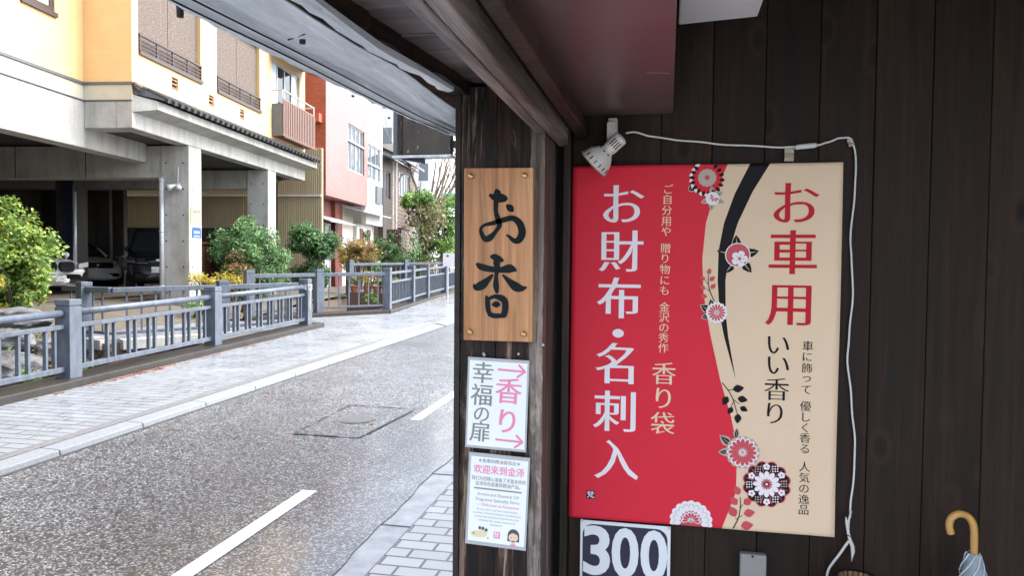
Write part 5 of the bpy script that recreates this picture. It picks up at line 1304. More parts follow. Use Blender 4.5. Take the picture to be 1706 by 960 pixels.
m = MB(); m.box((-.80,.3,CAM_H+.50),(-.21,2.26,CAM_H+.53)); m.box((-.61,2.23,CAM_H+.40),(-.33,2.262,CAM_H+.499)); m.build('roof_deck', ev, M_BLACK)
m = MB()                                          # two open laps in the sheet metal
for tt, dz in ((.133,-.0015),(.363,.002)):
    pts = []
    for Y in np.linspace(.45, 2.1, 60):
        h0 = .385+.006*math.sin(Y*5.1)+.003*math.sin(Y*13); xl = -cam_edge(Y)*h0; xr = -float(np.interp(Y,[.45,1.15,1.26,1.45,1.68,1.95,2.2],[1.46,1.448,1.433,1.41,1.395,1.35,1.31]))*.405
        pts.append((xl+(xr-xl)*tt+.002*math.sin(Y*6), Y, CAM_H+h0-.0035+.001*math.sin(Y*11)))
    m.tube(pts, .0016, 5)
m.build('lap_seam', o_sheet, M_BLACK)
def lump(mb, c, r, seed):
    rn = random.Random(seed); n = 9; vs = []; ph = [rn.uniform(.55,1.3) for _ in range(n)]
    for lay, (q, dz) in enumerate(((1.0,0),(.8,-r*.12),(.35,-r*.2))):
        for k in range(n): vs.append((c[0]+r*.6*q*ph[k]*math.cos(TAU_*k/n), c[1]+r*1.3*q*ph[k]*math.sin(TAU_*k/n), c[2]+dz))
    fs = [(l*n+k, l*n+(k+1)%n, (l+1)*n+(k+1)%n, (l+1)*n+k) for l in range(2) for k in range(n)]+[tuple(2*n+k for k in range(n))]
    mb.add(vs, fs)
TAU_ = 2*math.pi
for mt, sd, nn in ((M_BLACK,1,20),(M_ROTTEN,2,12)):
    m = MB(); rn = random.Random(sd)
    for k in range(nn):
        Y = rn.uniform(1.5,2.16); r0 = 1.30-.42*max(0,(Y-1.5))*rn.uniform(.3,1.3); lump(m, (-r0*.455, Y, CAM_H+.4585), rn.uniform(.008,.030), sd*50+k)
    m.build('tar_patch', ev, mt)
m = MB(); m.bar((-.415,2.05,CAM_H+.45),(-.375,2.035,CAM_H+.452),.02,.012); m.build('foam_crumb', ev, plain('yellowed foam', (.50,.34,.10), .8, .2, 60, bmp=.5))
m = MB()                                          # crumbs of plaster and splinters where the eave meets the post
for k in range(26):
    Y = rnd.uniform(1.75,2.1); r0 = rnd.uniform(1.05,1.3); p = Vector((-r0*.455, Y, CAM_H+.455)); d = Vector((rnd.gauss(0,1),rnd.gauss(0,1),rnd.gauss(0,.4))).normalized()*rnd.uniform(.004,.018)
    m.bar(p-d, p+d, rnd.uniform(.002,.006), rnd.uniform(.002,.005))
m.build('splinters', ev, M_ROTTEN)

# sliding door track beam
tk = thing('track_beam', 'worn grooved timber track beam running overhead to the post', 'beam', (-.29,1.2,1.87))
zt = on_y(936, 243, 2.02).z
m = MB(); m.box((-.298,.4,zt),(-.270,2.03,zt+.05)); m.build('track', tk, M_TRACK, bevel=.003)
m = MB(); m.box((-.329,.4,zt+.004),(-.303,1.84,zt+.05)); m.build('track', tk, M_TRACK, bevel=.003)
m = MB(); m.box((-.345,.4,zt+.051),(-.262,2.046,zt+.16)); m.build('beam', tk, M_TRACK_DK, bevel=.003)
m = MB(); m.box((-.246,.4,zt+.02),(-.216,2.046,zt+.055)); m.build('batten', tk, M_JAMB, bevel=.003)
m = MB(); m.tube([(-.258,.5,zt+.075),(-.256,1.9,zt+.07)], .004, 6); m.build('wire', tk, M_TRACK)

# corner post, with its grey strip and dark edge
YP_ = 1.85
xa, xb = on_y(757, 500, YP_).x, on_y(905, 500, YP_).x
cp = thing('corner_post', 'weathered dark timber corner post carrying the signs', 'post', ((xa+xb)/2,1.95,FLOOR))
def rough_post(x0, x1, y0, y1, z0, z1, amp, seed, nz=90, nx=10):
    r = np.random.default_rng(seed); m = MB(); vs = []; fs = []
    col = r.normal(0, amp, nx+1); col[0] = col[-1] = 0
    for j in range(nz+1):
        z = z0+(z1-z0)*j/nz; col = col*.93 + r.normal(0, amp*.3, nx+1)
        for i in range(nx+1):
            x = x0+(x1-x0)*i/nx; vs.append((x + (r.normal(0, amp*.35) if i in (0, nx) else 0), y0-abs(col[i])*.6+amp, z))
    for j in range(nz):
        for i in range(nx): fs.append((j*(nx+1)+i, j*(nx+1)+i+1, (j+1)*(nx+1)+i+1, (j+1)*(nx+1)+i))
    m.add(vs, fs); m.box((x0+.002,y0+amp+.003,z0),(x1-.002,y1,z1)); return m
xg = on_y(880, 700, YP_).x; xm = on_y(823, 800, YP_).x
rough_post(xa+.017, xm-.0008, YP_, 2.09, FLOOR-.03, 2.0, .0016, 3).build('post', cp, M_PILLAR)
rough_post(xm+.0008, xg-.001, YP_+.001, 2.09, FLOOR-.03, 2.0, .0016, 5).build('post', cp, M_PILLAR)
rough_post(xg+.001, xb, YP_-.004, 2.09, FLOOR-.03, 1.94, .0026, 4, nx=6).build('grey_strip', cp, M_PILLAR_GREY)
m = MB(); m.box((xa,YP_-.003,FLOOR-.03),(xa+.0155,2.09,2.0)); m.build('edge_strip', cp, M_TRACK_DK, bevel=.002)
m = MB()
for px, py in ((807,592),(864,590),(905,575),(806,590)): p = on_y(px, py, YP_-.004); m.lathe([(0,.004),(.003,.003)], p, (0,-1,0), 8)
m.build('nail', cp, M_STEEL)
m = MB(); m.box((on_y(937,500,2.03).x,2.012,FLOOR-.03),(on_y(949.5,500,2.03).x,2.048,2.2)); tag(m.build('door_jamb', mat=M_JAMB, origin=(-.27,2.03,FLOOR), bevel=.003), 'narrow dark jamb board between the post and the red poster', 'jamb')
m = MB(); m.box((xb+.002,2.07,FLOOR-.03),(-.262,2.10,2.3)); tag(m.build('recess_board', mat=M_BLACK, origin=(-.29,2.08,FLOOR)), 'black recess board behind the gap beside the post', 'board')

# old hanging sign board of the neighbour
YS = 3.3
a = on_y(664, 187, YS); b = on_y(750, 257, YS); l = on_y(654, 187, YS)
t = thing('old_hanging_sign', 'old brown peeling sign board hanging beyond the corner post', 'sign', (a.x,YS,b.z))
m = MB(); m.box((a.x+.02,YS,b.z+.004),(b.x,YS+.05,a.z+.22)); m.build('board', t, M_OLDSIGN)
m = MB(); m.box((a.x,YS-.004,b.z+.004),(a.x+.018,YS+.05,a.z+.22)); m.build('edge_batten', t, M_ROTTEN)
m = MB(); m.box((l.x,YS+.01,b.z),(l.x+.018,YS+.10,a.z+.22)); m.build('side_frame', t, M_GREYCAP)
m = MB(); m.box((l.x,YS-.004,b.z-.012),(b.x+.005,YS+.06,b.z)); m.build('bottom_rail', t, M_EAVEMETAL)
c1, c2 = on_y(668,260,YS+.03), on_y(705,272,YS+.03)
m = MB(); m.add([(c1.x,YS+.02,b.z-.013),(c2.x,YS+.02,b.z-.013),(c2.x,YS+.02,c2.z),(c1.x,YS+.06,b.z-.013),(c2.x,YS+.06,b.z-.013),(c2.x,YS+.06,c2.z)],[(0,2,1),(3,4,5),(0,1,4,3),(1,2,5,4),(2,0,3,5)]); m.build('bracket', t, M_SHEETBLUE)
m = MB(); m.bar((b.x-.01,YS+.03,a.z+.1),(-.42,YS+.03,a.z+.1),.03,.03); m.bar((b.x-.01,YS+.03,b.z+.05),(-.42,YS+.03,b.z+.05),.03,.03); m.build('wall_arm', t, M_RUBBER)

# ------------------------------------------------------------------ carved wooden sign
def SGN(Yp):
    return lambda px, py: on_y(px, py, Yp)
YSg = 1.822
c = [on_y(x, y, YSg) for x, y in ((773,280),(888,279),(887,570.5),(772,567))]
t = thing('wooden_sign', 'cedar sign board with two large brushed characters and brass nails', 'sign', ((c[0].x+c[1].x)/2, 1.84, c[2].z))
m = MB(); vs = [(p.x,YSg,p.z) for p in (c[3],c[2],c[1],c[0])]+[(p.x,1.847,p.z) for p in (c[3],c[2],c[1],c[0])]
m.add(vs, [(0,1,2,3),(7,6,5,4),(0,4,5,1),(1,5,6,2),(2,6,7,3),(3,7,4,0)]); m.build('board', t, M_SIGNWOOD, bevel=.002)
def zz(x, y): return (740+x/2.668, 240+y/2.668)
STROKES = [
 [(203,226,12),(222,236,26),(250,240,36),(276,243,22)], [(232,203,14),(236,216,28),(237,235,24)],
 [(236,225,20),(231,262,20),(230,300,17),(240,335,22),(246,362,20),(228,390,16),(204,416,26),(182,422,22),(166,396,17),(164,376,12),(180,360,12),(215,352,17),(262,338,21),(305,330,22),(335,352,28),(347,392,30),(334,424,28),(312,430,20),(290,412,12),(277,405,6)],
 [(279,272,12),(293,284,28),(305,297,14)],
 [(207,500,10),(224,503,26),(248,513,22),(262,520,10)], [(146,532,12),(165,546,26),(205,556,24),(250,560,22),(292,554,34),(320,562,10)],
 [(232,522,28),(236,550,22),(232,585,15),(231,630,24),(236,660,14)], [(216,582,10),(198,600,20),(172,625,34),(145,636,30),(132,626,10)],
 [(261,582,8),(285,606,20),(318,634,36),(345,642,24),(369,637,4)],
 [(188,676,10),(193,700,20),(196,735,20),(205,762,16)], [(196,690,12),(225,678,16),(255,686,26),(270,700,26),(272,735,26),(264,766,24)],
 [(200,756,18),(226,764,20),(266,762,16)], [(216,714,12),(232,713,26),(246,714,14)]]
m = MB(); k_ = (on_y(830,420,YSg).x-on_y(829,420,YSg).x)
for i, s_ in enumerate(STROKES):
    pts = []
    for x, y, w_ in s_:
        p = on_y(*zz(x,y), YSg); pts.append((p.x, p.z, w_/2.668*k_*1.1))
    ribbon(m, pts, lambda a, b, i=i: (a, YSg-.0008-.00012*i, b))
m.build('brush_lettering', t, M_INK)
for px, py in ((785,293.5),(874.5,292.5),(783.5,553.5),(873,557)):
    p = on_y(px, py, YSg); m = MB(); m.lathe([(0,.0078),(.004,.0075),(.007,.0055),(.0085,.001)], p, (0,-1,0), 16); m.build('brass_nail', t, M_BRASS, smooth=True)

# ------------------------------------------------------------------ laminated paper signs
def px_plane(Yp, cx, cy, tilt):
    """sign coordinates in photograph-sized units about the centre of the sheet, tilted in its own plane"""
    o = on_y(cx, cy, Yp); k = (on_y(cx+50, cy, Yp)-on_y(cx-50, cy, Yp)).x/100; cs, sn = math.cos(tilt), math.sin(tilt)
    return lambda u, v, l=0: (o.x+(u*cs+v*sn)*k, Yp-.0006-l, o.z+(-u*sn+v*cs)*k), k
YL = 1.838
def sheet_sign(label, cx, cy, w, h, border, tilt):
    pl, k = px_plane(YL, cx, cy, tilt)
    t = thing('paper_sign', label, 'sign', on_y(cx, cy+h/2, YL), 0, 'laminated paper signs on the post')
    m = MB(); vs = [pl(u,v) for u,v in ((-w/2,-h/2),(w/2,-h/2),(w/2,h/2),(-w/2,h/2))]; vb = [(x,y+.0025,z) for x,y,z in vs]
    m.add(vs+vb, [(0,1,2,3),(7,6,5,4),(0,4,5,1),(1,5,6,2),(2,6,7,3),(3,7,4,0)]); m.build('laminate', t, S_LAMIN)
    b0, b1, b2, b3 = border
    m = MB(); m.add([pl(u,v,.0004) for u,v in ((-w/2+b0,-h/2+b3),(w/2-b2,-h/2+b3),(w/2-b2,h/2-b1),(-w/2+b0,h/2-b1))], [(0,1,2,3)]); m.build('paper', t, S_PAPER)
    return t, pl
t, pl = sheet_sign('white laminated sign with pink arrows and grey brush characters, upper of two', 828, 674, 102, 149, (3,5,3,4), R(1.6))
m = MB(); m.mat(S_GREY); P_ = lambda x, y: pl(x, y, .0008)
for ch, x, y, s_ in (('幸',803,624.5,37),('福',802.5,661,38),('の',803,692,30),('扉',801.5,721.5,36)): put_char(m, ch, P_, x-828, 674-y, s_, .012, .002, 1.0, .04)
m.mat(S_PINK)
for ch, x, y, s_ in (('香',846.5,651.5,45),('り',846,701,44)): put_char(m, ch, P_, x-828, 674-y, s_, .016, .006, 1.0, .04)
for y in (617, 731.5):
    for a, b in (((828,y),(872,y+1)),((862,y-9.5),(872.6,y+1)),((860,y+10.5),(872.6,y+1))):
        ribbon(m, [(a[0]-828,674-a[1],3.6),(b[0]-828,674-b[1],3.4)], lambda u, v, a=a: pl(u, v, .0008+.0001*(a[1]-y > 1)+.0002*(a[1]-y < -1)), 0)
m.build('lettering', t)
t, pl = sheet_sign('white laminated sign with pink Chinese heading, English text and small drawings, lower of two', 828.5, 835.5, 101.5, 152, (4,6,3,6), R(2.2))
CX, CY = 828.5, 835.5
m = MB(); P_ = lambda x, y: pl(x, y, .0008)
m.mat(S_GREY); put_line(m, '★香薰和精油香氛店★', P_, 829-CX, CY-771.5, 5.0, 70, .006, .002)
m.mat(S_PINK); put_line(m, '欢迎来到金泽', P_, 829-CX, CY-786, 11.0, 85, .022, .016)
m.mat(S_GREY); put_line(m, '我们为您精心准备了丰富多样的', P_, 829-CX, CY-801, 5.4, 90, .008, .004); put_line(m, '金泽特色香薰和精油产品。', P_, 828-CX, CY-809.5, 5.4, 75, .008, .004)
m.add([P_(u, v) for u, v in ((789-CX,CY-818.6),(868-CX,CY-818.6),(868-CX,CY-816.2),(789-CX,CY-816.2))], [(0,1,2,3)])
put_line(m, 'Aroma and Essential Oil', P_, 829-CX, CY-826.3, 5.2, 69); put_line(m, 'Fragrance Specialty Store', P_, 829-CX, CY-835, 5.2, 72)
m.mat(S_PINK); put_line(m, '— Welcome to Kanazawa', P_, 829-CX, CY-843.6, 4.8, 72, .014, .008)
m.mat(S_GREY)
for s_, y, w_ in (('At our store, we have meticulously',851.3,68),('curated a diverse selection of distinctive',857.3,80),('aroma and essential oil products that',863.3,73),('embody the unique essence of',869.3,61),('Kanazawa.',875.3,20)): put_line(m, s_, P_, 829-CX, CY-y, 3.0, w_)
m.build('lettering', t)
m = MB(); P2 = lambda x, y: pl(x, y, .0009); P3 = lambda x, y: pl(x, y, .0012); P4 = lambda x, y: pl(x, y, .0015)
m.mat(S_CREAM); disc(m, P2, 800-CX, CY-893, 14, 24, 5.2); disc(m, P3, 806-CX, CY-889.5, 8, 18, 3.4)
m.mat(S_GREY); disc(m, P4, 791.5-CX, CY-892.5, 1.5, 10)
m.mat(S_HAIR)
for u, v in ((801.5,882.5),(807,883),(812.5,885)): m.add([P4(u-CX+a, CY-v+b) for a, b in ((-2.1,-2.4),(2.1,-2.4),(2.1,2.4),(-2.1,2.4))], [(0,1,2,3)])
m.mat(S_PINK); disc(m, P2, 815.8-CX, CY-898, 1.6, 10); m.add([P2(830.5-CX+a, CY-891.5+b) for a, b in ((-5.5,-5.5),(5.5,-5.5),(5.5,5.5),(-5.5,5.5))], [(0,1,2,3)])
m.mat(S_PAPER); put_char(m, '梵', P3, 830.5-CX, CY-891.5, 9.5, .01, .01)
m.mat(S_HAIR); disc(m, P2, 858-CX, CY-889, 9.6, 24, 10.6); m.add([P2(858-CX+a, CY-895+b) for a, b in ((-9.8,-4),(9.8,-4),(9.4,6),(-9.4,6))], [(0,1,2,3)])
m.mat(S_SKIN); disc(m, P3, 858-CX, CY-892, 7.8, 24, 7.6); m.add([P3(858-CX+a, CY-902+b) for a, b in ((-3,-3),(3,-3),(3,4),(-3,4))], [(0,1,2,3)])
m.mat(S_PINK); m.add([P4(858-CX+a, CY-904+b) for a, b in ((-5.5,-2),(5.5,-2),(3.5,.8),(-3.5,.8))], [(0,1,2,3)]); disc(m, P4, 858-CX, CY-896.6, 1.1, 8, .7)
m.mat(S_HAIR); m.add([P4(858-CX+a, CY-887+b) for a, b in ((-8,-2),(-2,2.2),(4,1),(8,-2),(7,4.8),(0,7),(-7,4.8))], [tuple(range(7))])
for u in (-3, 3): disc(m, P4, 858-CX+u, CY-892.3, .8, 8)
m.build('drawing', t)

# ------------------------------------------------------------------ the large poster
YPo = 2.036
A_, B_ = on_y(955, 278, YPo), on_y(1407, 270, YPo); zb_ = on_y(948, 860, YPo).z; zt_ = (A_.z+B_.z)/2; X0, X1 = A_.x, (B_.x+on_y(1388, 895, YPo).x)/2
def bend(x, z):
    u = (x-X0)/(X1-X0); v = (z-zb_)/(zt_-zb_)
    return 1.5*.0035*math.sin(u*5.2+.6)*(.5+.5*v) + .003*math.exp(-((u-.02)/.05)**2)*(1.2-v) + .0022*math.sin(v*7+u*3) + .006*max(0,.12-v)*max(0,u-.5)*8 + .0016*math.sin(u*11+v*5)
def pw(px, py): p = on_y(px, py, YPo); return (p.x, p.z)
def pplane(layer): return lambda x, z: (x, YPo-.0032-bend(x,z)-.00035*layer, z)
KP = (on_y(1250,560,YPo)-on_y(1150,560,YPo)).x/100
RED = [pw(*p) for p in ((1213,266),(1213,273),(1192,318),(1176,372),(1170,432),(1172,489),(1183,556),(1200,634),(1217.6,693),(1228,746),(1226,820),(1202,881),(1197,892))]
BL = [pw(*p) for p in ((1254,266),(1250,272),(1224,323),(1206,372),(1197,418),(1195.5,468),(1199,524),(1206,560),(1226,634))]
BR_ = [pw(*p) for p in ((1288,266),(1284,271),(1254,319),(1229,372),(1215,418),(1208.6,468),(1209,521),(1213,560),(1226,634))]
def xat(P, z): zs = [p[1] for p in P][::-1]; xs = [p[0] for p in P][::-1]; return float(np.interp(z, zs, xs))
po = thing('poster', 'large red and beige poster with white, red and black lettering and blossoms', 'poster', ((X0+X1)/2, YPo, zb_))
m = MB(); nz = 110; base = pplane(0)
def row(z):
    xr = xat(RED, z); seg = [(X0, xr, P_RED, 26)]
    if z > BL[-1][1]: l_, r_ = xat(BL, z), xat(BR_, z); seg += [(xr, l_, P_BEIGE, 5),(l_, max(r_, l_+.0002), P_BLACK, 3),(max(r_, l_+.0002), X1, P_BEIGE, 16)]
    else: c_ = BL[-1][0]; seg += [(xr, max(c_, xr+.002), P_BEIGE, 5),(max(c_, xr+.002), max(c_, xr+.002)+.0001, P_BEIGE, 3),(max(c_, xr+.002)+.0001, X1, P_BEIGE, 16)]
    xs = []; ms = []
    for a, b, mt, n in seg:
        for i in range(n): xs.append(a+(b-a)*i/n); ms.append(mt)
    xs.append(X1); return xs, ms
rows = []
for j in range(nz+1):
    z = zb_+(zt_-zb_)*j/nz; rows.append((z, *row(z)))
vs = [base(x, z) for z, xs, ms in rows for x in xs]; nx = len(rows[0][1])
m.v = [tuple(v) for v in vs]
for j in range(nz):
    for i in range(nx-1):
        m.mat(rows[j][2][i]); m.f.append([j*nx+i, j*nx+i+1, (j+1)*nx+i+1, (j+1)*nx+i]); m.m.append(m.cur)
o = m.build('sheet', po, smooth=True); so = o.modifiers.new('thick', 'SOLIDIFY'); so.thickness = .0006; so.offset = -1
# lettering
m = MB(); LP = pplane(3)
def col_text(items, mat, size, dx, dy, sx=1.0):
    m.mat(mat)
    for ch, px, py in items:
        x, z = pw(px, py); put_char(m, ch, LP, x, z, size*KP, dx, dy, sx)
col_text([('お',1037,342),('財',1035,420),('布',1032,498),('・',1030,557),('名',1028,607),('刺',1026,686),('入',1027,766)], P_WHITE, 80, .019, -.010)
col_text([('ご',1113,316),('自',1112,333),('分',1111,351),('用',1110.5,369),('や',1110,386),('贈',1109,414),('り',1108,431),('物',1108,449),('に',1107.5,467),('も',1107,484),('金',1107,512),('沢',1106.5,529),('の',1106,546),('秀',1105.5,563),('作',1105,580)], P_CREAM, 18.5, .006, -.006)
col_text([('香',1106,623),('り',1105,664),('袋',1104,706)], P_CREAM, 43, .010, -.010)
col_text([('お',1324,340),('車',1320.5,422),('用',1316.5,508)], P_LETTERRED, 82, .016, -.012)
col_text([('い',1296,575),('い',1296,609),('香',1294,650),('り',1291,690)], P_BLACK, 43, .006, -.014)
col_text([('車',1346,577),('に',1345,595),('飾',1344.5,614),('っ',1344,630),('て',1343.5,650),('優',1342.5,678),('し',1342,696),('く',1342,714),('香',1341.5,731),('る',1341,749),('人',1340.5,779),('気',1340,797),('の',1339.5,815),('逸',1339,833),('品',1338.5,850)], P_BLACK, 18.5, .003, -.008)
m.mat(P_BLACK); x, z = pw(984.5, 823); h = 7.5*KP; m.add([pplane(2)(x+a*h, z+b*h) for a, b in ((-1,-1),(1,-1),(1,1),(-1,1))], [(0,1,2,3)])
m.mat(P_WHITE); put_char(m, '梵', LP, x, z, 13.5*KP, .008, .008)
m.build('lettering', po)
# blossoms
m = MB(); TAU = 2*math.pi
def FLW(layer): return pplane(layer)
def ring_pet(layer, px, py, n, r0, r1, w, mats, rot=0, point=False, lim=None):
    x, z = pw(px, py); pl = FLW(layer)
    for k in range(n):
        a = rot+TAU*k/n; mt = mats[k % len(mats)]
        if lim and not lim(px+r1*math.cos(a), py-r1*math.sin(a)): continue
        m.mat(mt); petal(m, pl, x, z, r0*KP, r1*KP, w*KP, a, point=point)
def dsc(layer, px, py, r, mt, n=28, lobes=0, amp=0, rz=None, lim=None):
    x, z = pw(px, py); m.mat(mt)
    if lim is None: disc(m, FLW(layer), x, z, r*KP, n, (rz or r)*KP, lobes, amp)
    else:
        pts = [(x+math.cos(TAU*k/60)*r*KP, min(max(z+math.sin(TAU*k/60)*r*KP, lim[0]), lim[1])) for k in range(60)]
        m.add([FLW(layer)(*p) for p in pts], [tuple(range(60))])
def leaf(layer, px, py, L_, w, ang, mt, vein=None):
    x, z = pw(px, py); m.mat(mt); petal(m, FLW(layer), x, z, 0, L_*KP, w*KP, ang, point=True)
    if vein: m.mat(vein); petal(m, FLW(layer+.4), x, z, L_*.15*KP, L_*.85*KP, w*.12*KP, ang, point=True)
inside = lambda px, py: py > 274
# wreath flower at the top
dsc(2, 1178, 298, 26, P_RED, lim=(zb_, zt_-.001))
leaf(1.6, 1147, 318, 15, 13, R(35), P_GREY); leaf(2.2, 1148, 317, 13, 10, R(35), P_BLACK, P_GREY)
for k in range(18):
    a = TAU*(k+.3)/18; qx, qy = 1178+27*math.cos(a), 298-27*math.sin(a)
    if qy < 275: continue
    x, z = pw(qx, qy)
    if math.cos(a) < .3: m.mat(P_WHITE); petal(m, FLW(3), x, z, -4.5*KP, 4.5*KP, 5.5*KP, a+R(80))
    qx, qy = 1178+24.5*math.cos(a+.17), 298-24.5*math.sin(a+.17)
    if qy < 275: continue
    x, z = pw(qx, qy); m.mat(P_BLACK); petal(m, FLW(3.4), x, z, -5*KP, 5*KP, 6*KP, a+.17+math.pi, point=True)
dsc(4, 1178, 296.5, 14.5, P_GREY, 48, 14, .07); dsc(5, 1178, 296, 4.2, P_PINKRED, 16)
for a in (95,35,-20,-95,-160,): leaf(3.2, 1187+6*math.cos(R(a)), 331-6*math.sin(R(a)), 15, 10, R(a), P_GREY, P_BLACK)
dsc(4.2, 1187, 331, 11.5, P_WHITE)
for a in (150,195,240,290,330): x, z = pw(1190, 329); m.mat(P_PINKRED); petal(m, FLW(5), x, z, 1.5*KP, 8*KP, 3*KP, R(a))
# camellia
for a in (95,15,-50,-125,165): leaf(3.0, 1229+12*math.cos(R(a)), 427-12*math.sin(R(a)), 24, 15, R(a), P_BLACK, P_GREY)
dsc(4, 1229, 425, 21, P_WHITE); dsc(4.6, 1229, 425, 19.3, P_PINKRED)
for k in range(5): x, z = pw(1232, 431); m.mat(P_WHITE); petal(m, FLW(5.2), x, z, 0, 14*KP, 11*KP, R(70+72*k))
dsc(6, 1232, 431, 2.6, P_PINKRED, 12)
for k in range(5): x, z = pw(1232, 431); m.mat(P_GREY); petal(m, FLW(5.8), x, z, 2*KP, 8*KP, 1.4*KP, R(70+72*k))
def branch(layer, pts, w): m.mat(P_BLACK); ribbon(m, [(*pw(*p), w*KP*(1-.5*i/len(pts))) for i, p in enumerate(pts)], FLW(layer))
branch(3, [(1190,502),(1183,486),(1180,472),(1180,458)], 1.6); branch(3.1, [(1183,486),(1177,481)], 1.1); branch(3.2, [(1180,474),(1175,468)], 1.1)
for px, py, a, s_ in ((1180,457,75,11),(1182,468,40,12),(1184,481,45,12),(1174,467,140,10),(1175,482,150,12),(1178,495,165,13)): leaf(3.5, px, py, s_, 8, R(a), P_PINKRED)
# striped daisy
leaf(3, 1183,518,20,15,R(150),P_GREY); leaf(3.4,1183,518,18,12,R(150),P_BLACK,P_GREY); leaf(3,1183,526,16,11,R(195),P_GREY); leaf(3.4,1183,526,14,9,R(195),P_BLACK,P_GREY); leaf(3.2,1186,512,14,9,R(100),P_BLACK,P_GREY)
dsc(4, 1194, 521, 16.5, P_WHITE, 64, 16, .13); ring_pet(4.6, 1194, 521, 15, 3, 15, 3.6, [P_PINKRED]); dsc(5.2, 1194, 521, 2.5, P_GREY, 12)
# black branch
branch(3, [(1203,638),(1214,652),(1222,668),(1228,690)], 1.8); branch(3.1, [(1214,650),(1222,650)], 1.2); branch(3.2, [(1222,666),(1232,674)], 1.2); branch(3.3, [(1222,670),(1216,682)], 1.2)
for px, py, a, s_ in ((1221,649,10,19),(1229,664,-10,17),(1212,661,-115,17),(1220,679,-120,14),(1233,679,-25,14),(1230,690,-95,17)): leaf(3.6, px, py, s_, s_*.72, R(a), P_BLACK)
# red chrysanthemum
for px, py, L_, w, a in ((1218,742,26,17,140),(1216,753,20,14,185),(1226,730,18,11,85)): leaf(3, px, py, L_, w, R(a), P_GREY); leaf(3.4, px, py, L_*.9, w*.55, R(a), P_BLACK, P_GREY)
ring_pet(3.6, 1237, 754, 16, 18, 29, 9, [P_GREY], .2); ring_pet(4, 1237, 754, 16, 3, 26.5, 9.2, [P_WHITE]); ring_pet(4.8, 1237, 754, 16, 5, 24, 6.6, [P_PINKRED]); dsc(5.4, 1237, 754, 3.6, P_GREY, 14)
# dark round chrysanthemum
dsc(4.2, 1277, 807, 36, P_PINKRED, 96, 12, .12); dsc(4.6, 1277, 807, 34, P_BLACK, 96, 12, .13); ring_pet(4.9, 1277, 807, 12, 6, 37, 1.6, [P_PINKRED], TAU/24)
for k, a in enumerate(np.arange(0, 360, 30)):
    qx, qy = 1277+29*math.cos(R(a)), 807-29*math.sin(R(a)); x, z = pw(qx, qy)
    if k % 2:
        m.mat(P_WHITE)
        for j in range(5): petal(m, FLW(5.3), x, z, 0, 6*KP, 5*KP, R(72*j+a))
        dsc(5.8, qx, qy, 1.6, P_PINKRED, 8)
    else:
        for j in range(9):
            u, v_ = (j % 3-1)*4.0, (j//3-1)*4.0; dsc(5.3, qx+u, qy+v_, 1.3, P_WHITE if k % 4 else P_GREY, 8)
ring_pet(6, 1277, 807, 12, 4, 23, 8, [P_WHITE]); ring_pet(6.6, 1277, 807, 12, 3, 10, 2.8, [P_PINKRED]); dsc(7.2, 1277, 807, 2.2, P_WHITE, 10)
# white chrysanthemum cut by the lower edge
def clipz(layer):
    pl = FLW(layer); lo = zb_+.001; return lambda x, z: pl(x, max(z, lo))
for r0, r1, w, n, mt, ly in ((16,37,14,18,P_WHITE,3.0),(15,31,9,18,P_GREY,3.5),(14,30,8.2,18,P_WHITE,3.9)):
    x, z = pw(1151, 868)
    for k in range(n):
        a = TAU*(k+.5)/n
        if z+r1*KP*math.sin(a) < zb_-.004: continue
        m.mat(mt); petal(m, clipz(ly), x, z, r0*KP, r1*KP, w*KP, a)
x, z = pw(1151, 868); m.mat(P_PINKRED); disc(m, clipz(4.4), x, z, 17.5*KP, 40)
for k in range(14):
    a = TAU*k/14
    if math.sin(a) < -.25: continue
    m.mat(P_WHITE); petal(m, clipz(4.8), x, z, 3*KP, 17*KP, 7*KP, a); m.mat(P_PINKRED); petal(m, clipz(5.3), x, z, 4.5*KP, 15*KP, 4.6*KP, a)
m.mat(P_GREY); disc(m, clipz(5.8), x, z, 3.4*KP, 14)
# red heart branch at the bottom
branch(3, [(1221,880),(1230,862),(1233,845),(1233,828)], 1.9); branch(3.1, [(1230,862),(1237,858)], 1.2); branch(3.2, [(1233,846),(1237,840)], 1.2); branch(3.3, [(1229,866),(1225,862)], 1.2)
for px, py, a, s_ in ((1231,824,115,17),(1227,841,125,17),(1225,860,120,20),(1239,840,40,17),(1239,856,15,19),(1234,876,10,21)): leaf(3.6, px, py, s_, s_*.78, R(a), P_PINKRED)
m.build('blossom_print', po)

# ------------------------------------------------------------------ price card
YC3 = 2.034
a = on_y(967, 865.5, YC3); b = on_y(1117.5, 880, YC3); zt3 = (a.z+b.z)/2; zl3 = zt3-.215; cw = b.x-a.x
t = thing('price_card', 'navy price card with white border and number 300 under the poster', 'price card', ((a.x+b.x)/2, YC3, zl3))
m = MB(); m.box((a.x,YC3,zl3),(b.x,YC3+.004,zt3)); m.build('card', t, N_WHITE, bevel=.001)
pts = []; r_ = .030
for cx_, cz_, s_ in ((b.x-.008-r_,zt3-.009-r_,0),(a.x+.007+r_,zt3-.009-r_,90),(a.x+.007+r_,zl3+.009+r_,180),(b.x-.008-r_,zl3+.009+r_,270)):
    for k in range(9): pts.append((cx_+r_*math.cos(R(s_+11.25*k)), YC3-.0006, cz_+r_*math.sin(R(s_+11.25*k))))
m = MB(); m.add(pts, [tuple(range(len(pts)))]); m.build('field', t, N_NAVY)
m = MB(); m.mat(N_WHITE)
